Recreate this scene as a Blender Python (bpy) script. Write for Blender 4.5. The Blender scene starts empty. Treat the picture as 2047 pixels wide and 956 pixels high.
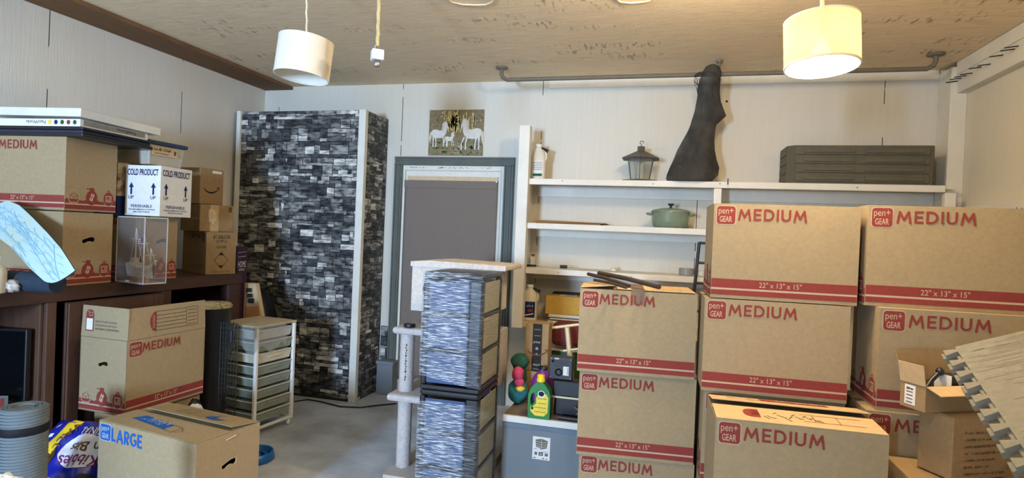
import bpy, bmesh, math, random
from mathutils import Vector, Matrix, Euler
from mathutils.geometry import tessellate_polygon
random.seed(7)
scene = bpy.context.scene
COL = scene.collection
PI = math.pi

# ------------------------------------------------------------------ camera
F_PX, CX, CY = 1180.0, 1023.5, 478.0
def _n(v): return Vector(v).normalized()
vy = _n((1330 - CX, 480 - CY, F_PX))
vx = -_n((-3490 - CX, 280 - CY, F_PX))
vx = (vx - vy * vx.dot(vy)).normalized()
vz = vx.cross(vy)
if vz.y > 0: vz = -vz
R = Matrix((vx, vy, vz))            # camera (x right, y down, z forward) -> world
EYE = Vector((0, 0, 1.4))
def ray(px, py): return R @ Vector(((px - CX) / F_PX, (py - CY) / F_PX, 1))
def at_z(px, py, z): d = ray(px, py); return EYE + d * ((z - EYE.z) / d.z)
def at_y(px, py, y): d = ray(px, py); return EYE + d * (y / d.y)
def at_x(px, py, x): d = ray(px, py); return EYE + d * (x / d.x)

cam_data = bpy.data.cameras.new('camera')
cam_data.sensor_width = 36
cam_data.lens = F_PX / 2047 * 36
cam_data.clip_start = 0.02
cam = bpy.data.objects.new('camera', cam_data)
COL.objects.link(cam)
cr, cu, cb = R @ Vector((1, 0, 0)), R @ Vector((0, -1, 0)), R @ Vector((0, 0, -1))
mw = Matrix((cr, cu, cb)).transposed().to_4x4()
mw.translation = EYE
cam.matrix_world = mw
scene.camera = cam

# ------------------------------------------------------------------ materials
def lin(rgb):
    o = []
    for c in rgb:
        c /= 255
        o.append(c / 12.92 if c <= .04045 else ((c + .055) / 1.055) ** 2.4)
    return (*o, 1)

def mat(name, rgb, rough=.7, var=.12, scale=18, stretch=(1, 1, 1), bump=0, bscale=None, metal=0, spec=.3, rgb2=None, detail=4, coat=0):
    m = bpy.data.materials.new(name)
    m.use_nodes = True
    nt = m.node_tree
    b = nt.nodes['Principled BSDF']
    b.inputs['Roughness'].default_value = rough
    b.inputs['Metallic'].default_value = metal
    b.inputs['Specular IOR Level'].default_value = spec
    if coat: b.inputs['Coat Weight'].default_value = coat
    tc = nt.nodes.new('ShaderNodeTexCoord')
    mp = nt.nodes.new('ShaderNodeMapping')
    mp.inputs['Scale'].default_value = stretch
    nt.links.new(tc.outputs['Object'], mp.inputs['Vector'])
    ns = nt.nodes.new('ShaderNodeTexNoise')
    ns.inputs['Scale'].default_value = scale
    ns.inputs['Detail'].default_value = detail
    ns.inputs['Roughness'].default_value = .65
    nt.links.new(mp.outputs['Vector'], ns.inputs['Vector'])
    rp = nt.nodes.new('ShaderNodeValToRGB')
    c1 = lin(rgb)
    if rgb2: lo, hi = lin(rgb2), c1
    else:
        lo = tuple(v * (1 - var) for v in c1[:3]) + (1,)
        hi = tuple(min(1, v * (1 + var)) for v in c1[:3]) + (1,)
    rp.color_ramp.elements[0].position = .32 if detail < 10 else .38; rp.color_ramp.elements[0].color = lo
    rp.color_ramp.elements[1].position = .68 if detail < 10 else .61; rp.color_ramp.elements[1].color = hi
    nt.links.new(ns.outputs['Fac'], rp.inputs['Fac'])
    nt.links.new(rp.outputs['Color'], b.inputs['Base Color'])
    if bump:
        n2 = nt.nodes.new('ShaderNodeTexNoise')
        n2.inputs['Scale'].default_value = bscale or scale
        n2.inputs['Detail'].default_value = 3
        nt.links.new(mp.outputs['Vector'], n2.inputs['Vector'])
        bp = nt.nodes.new('ShaderNodeBump')
        bp.inputs['Strength'].default_value = bump
        bp.inputs['Distance'].default_value = .004
        nt.links.new(n2.outputs['Fac'], bp.inputs['Height'])
        nt.links.new(bp.outputs['Normal'], b.inputs['Normal'])
    return m

def clear(name, rgb, alpha, rough=.1, ior_fac=.12):
    """clear plastic: mostly see-through with a glossy skin"""
    m = bpy.data.materials.new(name); m.use_nodes = True
    nt = m.node_tree; nt.nodes.clear()
    out = nt.nodes.new('ShaderNodeOutputMaterial')
    tr = nt.nodes.new('ShaderNodeBsdfTransparent'); tr.inputs[0].default_value = lin(rgb)
    pr = nt.nodes.new('ShaderNodeBsdfPrincipled')
    pr.inputs['Base Color'].default_value = lin(rgb); pr.inputs['Roughness'].default_value = rough
    ns = nt.nodes.new('ShaderNodeTexNoise'); ns.inputs['Scale'].default_value = 25
    mr = nt.nodes.new('ShaderNodeMapRange'); mr.inputs['To Min'].default_value = alpha * .7; mr.inputs['To Max'].default_value = alpha * 1.3
    nt.links.new(ns.outputs['Fac'], mr.inputs['Value'])
    mx = nt.nodes.new('ShaderNodeMixShader')
    nt.links.new(mr.outputs[0], mx.inputs[0])
    nt.links.new(tr.outputs[0], mx.inputs[1]); nt.links.new(pr.outputs[0], mx.inputs[2])
    nt.links.new(mx.outputs[0], out.inputs[0])
    return m

K = {}
K['card'] = mat('cardboard', (160, 140, 108), .85, .07, 60, spec=.15, bump=.12, bscale=160)
K['card_in'] = mat('cardboard_inside', (196, 168, 128), .85, .07, 40, spec=.15)
K['card_yellow'] = mat('cardboard_yellow', (188, 150, 70), .8, .08, 40, spec=.15)
K['card_tan'] = mat('cardboard_tan', (150, 124, 90), .85, .09, 50, spec=.15, bump=.12, bscale=140)
K['red'] = mat('red_ink', (136, 60, 54), .8, .08, 70, spec=.15)
K['cardtext'] = mat('card_coloured_lettering', (188, 164, 138), .85, .05, 60)
K['blue'] = mat('blue_ink', (36, 92, 168), .8, .08, 70, spec=.15)
K['bluetext'] = mat('pale_lettering', (190, 190, 180), .85, .05, 60)
K['navy'] = mat('navy_ink', (24, 40, 92), .8, .06, 50)
K['black_ink'] = mat('black_ink', (38, 34, 32), .8, .1, 50)
K['brown_ink'] = mat('brown_ink', (96, 66, 40), .8, .1, 50)
K['white_card'] = mat('white_carton', (226, 224, 218), .75, .04, 30)
K['white_paint'] = mat('white_paint', (222, 218, 206), .6, .05, 9, (1, 1, 1), bump=.15, bscale=40)
K['white_wood'] = mat('white_painted_wood', (226, 220, 206), .6, .06, 5, (1, 1, 1), bump=.2, bscale=30)
K['white_plastic'] = mat('white_plastic', (232, 230, 224), .4, .03, 10, spec=.5)
K['black_plastic'] = mat('black_plastic', (26, 26, 30), .35, .15, 20, spec=.5)
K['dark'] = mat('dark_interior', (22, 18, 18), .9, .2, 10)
K['black_metal'] = mat('black_metal', (40, 38, 36), .45, .15, 30, spec=.5)
K['steel'] = mat('brushed_metal', (170, 170, 170), .35, .1, 60, (1, 1, 8), metal=.9)
K['grey_metal'] = mat('grey_painted_pipe', (112, 104, 88), .55, .1, 30)
K['brown_wood'] = mat('brown_painted_wood', (70, 46, 36), .5, .22, 4, (3, 1, 8), bump=.2, bscale=25, spec=.4)
K['brown_light'] = mat('brown_wood_side', (82, 56, 42), .55, .2, 5, (6, 6, 1), spec=.4)
K['raw_wood'] = mat('bare_wood', (176, 130, 84), .6, .15, 6, (1, 14, 1))
K['cream'] = mat('cream_metal', (224, 210, 172), .5, .05, 12)
K['tape'] = mat('packing_tape', (186, 160, 120), .25, .05, 20, spec=.6)
K['clear_tape'] = clear('clear_packing_tape', (222, 208, 190), .16, .15)
K['grey_frame'] = mat('grey_green_paint', (98, 100, 92), .55, .1, 8, (1, 1, 1), bump=.15, bscale=40)
K['curtain'] = mat('taupe_cloth', (122, 111, 102), .9, .07, 120, (1, 1, 1), bump=.2, bscale=300)
K['carpet'] = mat('grey_carpet_fur', (196, 186, 180), 1, .12, 60, bump=.9, bscale=220, spec=.05)
K['carpet_beige'] = mat('beige_carpet_fur', (212, 202, 192), 1, .12, 60, bump=.9, bscale=220, spec=.05)
K['rope'] = mat('jute_rope', (200, 178, 130), .95, .2, 90, (1, 1, .3), bump=.8, bscale=150)
K['white_cord'] = mat('pale_rope', (222, 206, 178), .95, .1, 90, bump=.6, bscale=150)
K['foam'] = mat('grey_foam', (124, 121, 110), .9, .1, 40, (1, 1, 1), bump=.5, bscale=120)
K['foam_edge'] = mat('pale_foam_edge', (134, 130, 118), .95, .06, 40)
K['green_pot'] = mat('sage_enamel', (120, 134, 112), .22, .05, 10, spec=.6)
K['planter'] = mat('dark_grey_resin', (92, 87, 72), .6, .1, 14, bump=.2, bscale=60)
def mesh_fabric():
    m = mat('black_mesh_fabric', (56, 53, 48), .75, .3, 9, bump=.5, bscale=60)
    nt = m.node_tree; out = nt.nodes['Material Output']; b = nt.nodes['Principled BSDF']
    ns = nt.nodes.new('ShaderNodeTexNoise'); ns.inputs['Scale'].default_value = 7; ns.inputs['Detail'].default_value = 5
    tc = nt.nodes.new('ShaderNodeTexCoord'); nt.links.new(tc.outputs['Object'], ns.inputs['Vector'])
    mr = nt.nodes.new('ShaderNodeMapRange'); mr.inputs['From Min'].default_value = .35; mr.inputs['From Max'].default_value = .7; mr.inputs['To Min'].default_value = .08; mr.inputs['To Max'].default_value = .45
    nt.links.new(ns.outputs['Fac'], mr.inputs['Value'])
    tr = nt.nodes.new('ShaderNodeBsdfTransparent'); mx = nt.nodes.new('ShaderNodeMixShader')
    nt.links.new(mr.outputs[0], mx.inputs[0]); nt.links.new(b.outputs[0], mx.inputs[1]); nt.links.new(tr.outputs[0], mx.inputs[2]); nt.links.new(mx.outputs[0], out.inputs[0])
    return m
K['mesh_black'] = mesh_fabric()
K['glass'] = clear('clear_glass', (236, 236, 228), .14, .05)
K['acrylic'] = clear('clear_acrylic', (244, 241, 238), .05, .05)
K['acrylic_edge'] = clear('acrylic_edge', (236, 232, 226), .5, .15)
K['milky'] = clear('milky_plastic', (225, 220, 205), .6, .3)
K['green_plastic'] = mat('green_plastic', (30, 120, 50), .35, .08, 12, spec=.5)
K['yellow_plastic'] = mat('yellow_plastic', (240, 206, 40), .4, .05, 12, spec=.5)
K['yellow_label'] = mat('yellow_label', (238, 208, 70), .5, .06, 30)
K['purple'] = mat('purple_plastic', (120, 44, 128), .35, .08, 12, spec=.5)
K['purple_box'] = mat('purple_print', (62, 40, 66), .6, .2, 14)
K['maroon'] = mat('maroon_cloth', (98, 40, 42), .85, .15, 30)
K['olive'] = mat('dark_green_plastic', (48, 70, 36), .4, .2, 20, spec=.5)
K['teal'] = mat('teal_plush', (60, 140, 150), .95, .2, 40, bump=.5, bscale=160)
K['plush_green'] = mat('dark_green_plush', (40, 84, 70), .95, .2, 40, bump=.5, bscale=160)
K['pink'] = mat('pink_plush', (206, 74, 110), .95, .15, 40, bump=.5, bscale=160)
K['yellow_plush'] = mat('yellow_plush', (228, 196, 70), .95, .1, 40, bump=.5, bscale=160)
K['bench_grey'] = mat('grey_bench_panel', (118, 124, 128), .6, .08, 3, (1, 1, .4))
K['bench_top'] = mat('worn_grey_bench_top', (120, 108, 92), .7, .12, 8, (1, 3, 1))
K['blue_bowl'] = mat('blue_plastic', (20, 92, 160), .35, .08, 14, spec=.5)
K['wicker'] = mat('pale_wicker', (206, 190, 146), .9, .4, 60, bump=.8, bscale=90, rgb2=(90, 80, 56))
K['bag_black'] = mat('black_bag', (20, 19, 22), .45, .3, 12, bump=.8, bscale=14)
K['foil'] = mat('crumpled_plastic', (172, 164, 156), .35, .25, 30, bump=1, bscale=30, spec=.6)
K['mat_navy'] = mat('dark_blue_foam', (40, 52, 66), .85, .12, 50, bump=.4, bscale=160)
K['mat_leaf'] = mat('leaf_print_blue', (168, 204, 222), .85, .1, 4, rgb2=(182, 196, 176))
K['leaf_line'] = mat('leaf_line_blue', (138, 186, 208), .85, .1, 5)
K['mat_grey'] = mat('grey_ribbed_foam', (106, 114, 116), .8, .05, 30)
K['strap'] = mat('black_strap', (18, 18, 20), .7, .2, 40)
K['kibble_blue'] = mat('glossy_blue_bag', (30, 38, 150), .3, .12, 12, bump=.6, bscale=14, spec=.6)
K['kibble_white'] = mat('glossy_white_print', (222, 222, 230), .3, .04, 12, spec=.6)
K['kibble_yellow'] = mat('glossy_yellow_print', (236, 200, 48), .3, .08, 12, spec=.6)
K['kibble_purple'] = mat('purple_print_ink', (112, 36, 104), .4, .05, 12)
K['kibble_dark'] = mat('dark_print', (30, 30, 44), .4, .4, 14)
K['drawer_grey'] = mat('grey_green_drawer', (142, 148, 132), .4, .06, 14, spec=.5)
K['drawer_white'] = mat('white_drawer', (216, 206, 180), .4, .05, 14, spec=.5)
K['tv'] = mat('black_screen', (9, 11, 14), .12, .2, 3, spec=.6)
K['shade_off'] = mat('linen_shade', (222, 212, 192), .9, .06, 120, (1, 1, 1), bump=.3, bscale=260)
K['flower'] = mat('floral_print', (214, 198, 170), .7, .3, 22, rgb2=(98, 70, 40))
K['bluelid'] = mat('blue_lid', (44, 62, 96), .45, .1, 14, spec=.5)
K['paper'] = mat('white_paper', (226, 222, 214), .7, .04, 30)
K['paper_beige'] = mat('beige_paper', (206, 182, 146), .75, .08, 20)
K['fleece'] = mat('white_fleece', (236, 236, 236), 1, .05, 60, bump=1, bscale=120)
K['colour_box'] = mat('colourful_print', (60, 130, 170), .5, .1, 30, rgb2=(220, 90, 100))
K['bench_lip'] = mat('grey_panel_lip', (104, 116, 128), .6, .08, 8)  # darker grey for the lip below the white edge strip

K['milky_solid'] = mat('milky_jug_plastic', (214, 204, 184), .4, .06, 14)
def wall_mat(name, rgb, seam_axis, seam_step=1.22, off=0.0):
    """painted plywood: faint vertical streaks, stains and thin vertical seams"""
    m = mat(name, rgb, .75, .022, 3, (14, 14, .6) , bump=.2, bscale=8, spec=.2, detail=6)
    nt = m.node_tree
    b = nt.nodes['Principled BSDF']
    base = b.inputs['Base Color'].links[0].from_socket
    tc = nt.nodes.new('ShaderNodeTexCoord')
    sp = nt.nodes.new('ShaderNodeSeparateXYZ')
    nt.links.new(tc.outputs['Object'], sp.inputs[0])
    def math_(op, a, v=None, s=None):
        n = nt.nodes.new('ShaderNodeMath'); n.operation = op
        nt.links.new(a, n.inputs[0])
        if v is not None: n.inputs[1].default_value = v
        if s is not None: nt.links.new(s, n.inputs[1])
        return n.outputs[0]
    a = math_('ADD', sp.outputs[seam_axis], off)
    a = math_('PINGPONG', a, seam_step / 2)
    line = math_('LESS_THAN', a, .0028)
    # specks: nail heads and scuffs
    vo = nt.nodes.new('ShaderNodeTexVoronoi'); vo.inputs['Scale'].default_value = 2.3
    nt.links.new(tc.outputs['Object'], vo.inputs['Vector'])
    sp2 = math_('LESS_THAN', vo.outputs['Distance'], .022)
    mx = math_('MAXIMUM', line, None, sp2)
    ns = nt.nodes.new('ShaderNodeTexNoise'); ns.inputs['Scale'].default_value = 4
    nt.links.new(tc.outputs['Object'], ns.inputs['Vector'])
    brk = math_('GREATER_THAN', ns.outputs['Fac'], .44)
    mx = math_('MULTIPLY', mx, None, brk)
    mix = nt.nodes.new('ShaderNodeMix'); mix.data_type = 'RGBA'
    nt.links.new(mx, mix.inputs['Factor'])
    # broad yellowish water stains
    st = nt.nodes.new('ShaderNodeTexNoise'); st.inputs['Scale'].default_value = .9; st.inputs['Detail'].default_value = 3
    nt.links.new(tc.outputs['Object'], st.inputs['Vector'])
    mr = nt.nodes.new('ShaderNodeMapRange'); mr.inputs['From Min'].default_value = .5; mr.inputs['From Max'].default_value = .75; mr.inputs['To Max'].default_value = .35
    nt.links.new(st.outputs['Fac'], mr.inputs['Value'])
    mix2 = nt.nodes.new('ShaderNodeMix'); mix2.data_type = 'RGBA'
    nt.links.new(mr.outputs[0], mix2.inputs['Factor'])
    nt.links.new(base, mix2.inputs['A']); mix2.inputs['B'].default_value = lin((206, 186, 150))
    nt.links.new(mix2.outputs['Result'], mix.inputs['A'])
    mix.inputs['B'].default_value = lin((70, 62, 54))
    nt.links.new(mix.outputs['Result'], b.inputs['Base Color'])
    return m
K['wall_back'] = wall_mat('painted_plywood_back', (212, 206, 192), 'X', 1.22, 1.0)
K['wall_left'] = wall_mat('painted_plywood_left', (222, 218, 208), 'Y', 1.0, .3)
K['wall_right'] = wall_mat('painted_plywood_right', (222, 214, 194), 'Y', 1.22, .1)

def ceiling_mat():
    m = mat('bare_plywood_ceiling', (236, 213, 178), .8, .13, 5, (1.2, 16, 1), bump=.5, bscale=14, spec=.2, detail=8)
    nt = m.node_tree; b = nt.nodes['Principled BSDF']
    base = b.inputs['Base Color'].links[0].from_socket
    tc = nt.nodes.new('ShaderNodeTexCoord')
    # rows of short dark slanted strokes across the sheets (stamped veneer knots)
    mp = nt.nodes.new('ShaderNodeMapping'); mp.inputs['Scale'].default_value = (34, 9, 1); mp.inputs['Rotation'].default_value = (0, 0, .25)
    nt.links.new(tc.outputs['Object'], mp.inputs['Vector'])
    n1 = nt.nodes.new('ShaderNodeTexNoise'); n1.inputs['Scale'].default_value = 1.3; n1.inputs['Detail'].default_value = 2
    nt.links.new(mp.outputs['Vector'], n1.inputs['Vector'])
    mpb = nt.nodes.new('ShaderNodeMapping'); mpb.inputs['Scale'].default_value = (.7, 3.2, 1)
    nt.links.new(tc.outputs['Object'], mpb.inputs['Vector'])
    n2 = nt.nodes.new('ShaderNodeTexNoise'); n2.inputs['Scale'].default_value = 1.1; n2.inputs['Detail'].default_value = 2
    nt.links.new(mpb.outputs['Vector'], n2.inputs['Vector'])
    r1 = nt.nodes.new('ShaderNodeMapRange'); r1.inputs['From Min'].default_value = .56; r1.inputs['From Max'].default_value = .66
    nt.links.new(n1.outputs['Fac'], r1.inputs['Value'])
    r2 = nt.nodes.new('ShaderNodeMapRange'); r2.inputs['From Min'].default_value = .53; r2.inputs['From Max'].default_value = .62
    nt.links.new(n2.outputs['Fac'], r2.inputs['Value'])
    mu = nt.nodes.new('ShaderNodeMath'); mu.operation = 'MULTIPLY'
    nt.links.new(r1.outputs[0], mu.inputs[0]); nt.links.new(r2.outputs[0], mu.inputs[1])
    mu2 = nt.nodes.new('ShaderNodeMath'); mu2.operation = 'MULTIPLY'; mu2.inputs[1].default_value = .55
    nt.links.new(mu.outputs[0], mu2.inputs[0])
    mx = nt.nodes.new('ShaderNodeMix'); mx.data_type = 'RGBA'
    nt.links.new(mu2.outputs[0], mx.inputs['Factor']); nt.links.new(base, mx.inputs['A'])
    mx.inputs['B'].default_value = lin((92, 66, 44))
    nt.links.new(mx.outputs['Result'], b.inputs['Base Color'])
    return m
K['ceiling'] = ceiling_mat()

def floor_mat():
    m = mat('stained_concrete', (216, 224, 234), .7, .2, 1.6, (1, 1, 1), bump=.2, bscale=40, spec=.35, rgb2=(150, 152, 154), detail=8)
    nt = m.node_tree; b = nt.nodes['Principled BSDF']
    base = b.inputs['Base Color'].links[0].from_socket
    tc = nt.nodes.new('ShaderNodeTexCoord')
    vo = nt.nodes.new('ShaderNodeTexVoronoi'); vo.inputs['Scale'].default_value = 5
    nt.links.new(tc.outputs['Object'], vo.inputs['Vector'])
    lt = nt.nodes.new('ShaderNodeMath'); lt.operation = 'LESS_THAN'; lt.inputs[1].default_value = .035
    nt.links.new(vo.outputs['Distance'], lt.inputs[0])
    mx = nt.nodes.new('ShaderNodeMix'); mx.data_type = 'RGBA'
    nt.links.new(lt.outputs[0], mx.inputs['Factor']); nt.links.new(base, mx.inputs['A'])
    mx.inputs['B'].default_value = lin((190, 188, 180))
    nt.links.new(mx.outputs['Result'], b.inputs['Base Color'])
    return m
K['floor'] = floor_mat()

STONE = [mat('ledgestone_print_%s' % n, c, .55, .45, 14, (1, 1, 2.4), bump=0, rgb2=d, detail=10)
         for n, c, d in (('soot', (84, 84, 84), (14, 14, 16)), ('charcoal', (126, 125, 122), (24, 24, 26)), ('grey', (164, 162, 156), (40, 40, 40)),
                         ('ash', (196, 193, 185), (70, 69, 66)), ('pale', (232, 229, 220), (140, 138, 132)))]
K['mortar'] = mat('ledgestone_print_joint', (20, 20, 22), .6, .2, 20)

def wrap_mat():
    """cling film: clear, fine slanted creases with daylight glints put in as bluish-white streaks"""
    m = bpy.data.materials.new('stretch_film'); m.use_nodes = True
    nt = m.node_tree; nt.nodes.clear()
    out = nt.nodes.new('ShaderNodeOutputMaterial')
    tc = nt.nodes.new('ShaderNodeTexCoord')
    mp = nt.nodes.new('ShaderNodeMapping'); mp.inputs['Scale'].default_value = (7, 7, 165); mp.inputs['Rotation'].default_value = (0, .07, 0)
    nt.links.new(tc.outputs['Object'], mp.inputs['Vector'])
    ns = nt.nodes.new('ShaderNodeTexNoise'); ns.inputs['Scale'].default_value = 2.2; ns.inputs['Detail'].default_value = 5; ns.inputs['Distortion'].default_value = .6
    nt.links.new(mp.outputs['Vector'], ns.inputs['Vector'])
    mr = nt.nodes.new('ShaderNodeMapRange'); mr.inputs['From Min'].default_value = .50; mr.inputs['From Max'].default_value = .63
    mr.inputs['To Min'].default_value = .06; mr.inputs['To Max'].default_value = .92
    nt.links.new(ns.outputs['Fac'], mr.inputs['Value'])
    # painted glints strong across the front, weakened over the right post and side
    sx = nt.nodes.new('ShaderNodeSeparateXYZ'); nt.links.new(tc.outputs['Object'], sx.inputs[0])
    mk = nt.nodes.new('ShaderNodeMapRange'); mk.inputs['From Min'].default_value = .07; mk.inputs['From Max'].default_value = .10; mk.inputs['To Min'].default_value = 1; mk.inputs['To Max'].default_value = .28
    nt.links.new(sx.outputs['X'], mk.inputs['Value'])
    mul = nt.nodes.new('ShaderNodeMath'); mul.operation = 'MULTIPLY'; nt.links.new(mr.outputs[0], mul.inputs[0]); nt.links.new(mk.outputs[0], mul.inputs[1]); mr = mul
    tr = nt.nodes.new('ShaderNodeBsdfTransparent'); tr.inputs[0].default_value = (.95, .96, .97, 1)
    pr = nt.nodes.new('ShaderNodeBsdfPrincipled'); pr.inputs['Base Color'].default_value = lin((232, 240, 250)); pr.inputs['Roughness'].default_value = .2
    pr.inputs['Specular IOR Level'].default_value = .9
    bp = nt.nodes.new('ShaderNodeBump'); bp.inputs['Strength'].default_value = 1; bp.inputs['Distance'].default_value = .006
    nt.links.new(ns.outputs['Fac'], bp.inputs['Height']); nt.links.new(bp.outputs['Normal'], pr.inputs['Normal'])
    mx = nt.nodes.new('ShaderNodeMixShader')
    nt.links.new(mr.outputs[0], mx.inputs[0]); nt.links.new(tr.outputs[0], mx.inputs[1]); nt.links.new(pr.outputs[0], mx.inputs[2])
    nt.links.new(mx.outputs[0], out.inputs[0])
    return m
K['wrap'] = wrap_mat()

def shade_lit_mat():
    m = bpy.data.materials.new('lit_linen_shade'); m.use_nodes = True
    nt = m.node_tree; nt.nodes.clear()
    out = nt.nodes.new('ShaderNodeOutputMaterial')
    d = nt.nodes.new('ShaderNodeBsdfDiffuse'); t = nt.nodes.new('ShaderNodeBsdfTranslucent')
    tc = nt.nodes.new('ShaderNodeTexCoord'); mp = nt.nodes.new('ShaderNodeMapping'); mp.inputs['Scale'].default_value = (60, 60, 400)
    ns = nt.nodes.new('ShaderNodeTexNoise'); ns.inputs['Scale'].default_value = 1
    nt.links.new(tc.outputs['Object'], mp.inputs['Vector']); nt.links.new(mp.outputs['Vector'], ns.inputs['Vector'])
    rp = nt.nodes.new('ShaderNodeValToRGB'); rp.color_ramp.elements[0].color = lin((226, 206, 148)); rp.color_ramp.elements[1].color = lin((243, 231, 188))
    nt.links.new(ns.outputs['Fac'], rp.inputs['Fac'])
    nt.links.new(rp.outputs['Color'], d.inputs[0]); nt.links.new(rp.outputs['Color'], t.inputs[0])
    mx = nt.nodes.new('ShaderNodeMixShader'); mx.inputs[0].default_value = .62
    nt.links.new(d.outputs[0], mx.inputs[1]); nt.links.new(t.outputs[0], mx.inputs[2])
    rf = nt.nodes.new('ShaderNodeBsdfRefraction'); rf.inputs['IOR'].default_value = 1.02; rf.inputs['Roughness'].default_value = .62   # light scattering forward through the open weave
    nt.links.new(rp.outputs['Color'], rf.inputs['Color'])
    m2 = nt.nodes.new('ShaderNodeMixShader'); m2.inputs[0].default_value = .22
    nt.links.new(mx.outputs[0], m2.inputs[1]); nt.links.new(rf.outputs[0], m2.inputs[2]); nt.links.new(m2.outputs[0], out.inputs[0])
    return m
K['shade_lit'] = shade_lit_mat()
def glow(name, rgb, st):
    """a clear glass bulb with a glowing filament inside"""
    m = bpy.data.materials.new(name); m.use_nodes = True
    nt = m.node_tree; nt.nodes.clear()
    out = nt.nodes.new('ShaderNodeOutputMaterial'); tr = nt.nodes.new('ShaderNodeBsdfTransparent'); em = nt.nodes.new('ShaderNodeEmission')
    em.inputs[0].default_value = lin(rgb); em.inputs[1].default_value = st
    ad = nt.nodes.new('ShaderNodeAddShader'); nt.links.new(tr.outputs[0], ad.inputs[0]); nt.links.new(em.outputs[0], ad.inputs[1]); nt.links.new(ad.outputs[0], out.inputs[0])
    return m
K['bulb'] = glow('glowing_bulb', (255, 226, 170), 30)

# ------------------------------------------------------------------ mesh builder
_txt = {}
def text_mesh(s, bold=.006):
    key = (s, bold)
    if key in _txt: return _txt[key]
    c = bpy.data.curves.new('lettering', 'FONT'); c.body = s; c.size = 1; c.offset = bold; c.resolution_u = 3
    o = bpy.data.objects.new('lettering', c); COL.objects.link(o)
    dg = bpy.context.evaluated_depsgraph_get(); dg.update()
    me = o.evaluated_get(dg).to_mesh()
    vs = [(v.co.x, v.co.y) for v in me.vertices]; fs = [tuple(p.vertices) for p in me.polygons]
    o.evaluated_get(dg).to_mesh_clear()
    bpy.data.objects.remove(o); bpy.data.curves.remove(c)
    x0 = min(v[0] for v in vs); x1 = max(v[0] for v in vs); y0 = min(v[1] for v in vs); y1 = max(v[1] for v in vs)
    vs = [((x - x0) / (x1 - x0), (y - y0) / (y1 - y0)) for x, y in vs]
    _txt[key] = (vs, fs, (x1 - x0) / (y1 - y0))
    return _txt[key]

class Frame:
    """a flat face: origin, unit axes u and v, outward normal"""
    def __init__(s, O, U, V): s.O, s.U, s.V = Vector(O), Vector(U), Vector(V); s.N = s.U.cross(s.V).normalized()
    def p(s, u, v, off=.0009): return s.O + s.U * u + s.V * v + s.N * off

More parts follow.
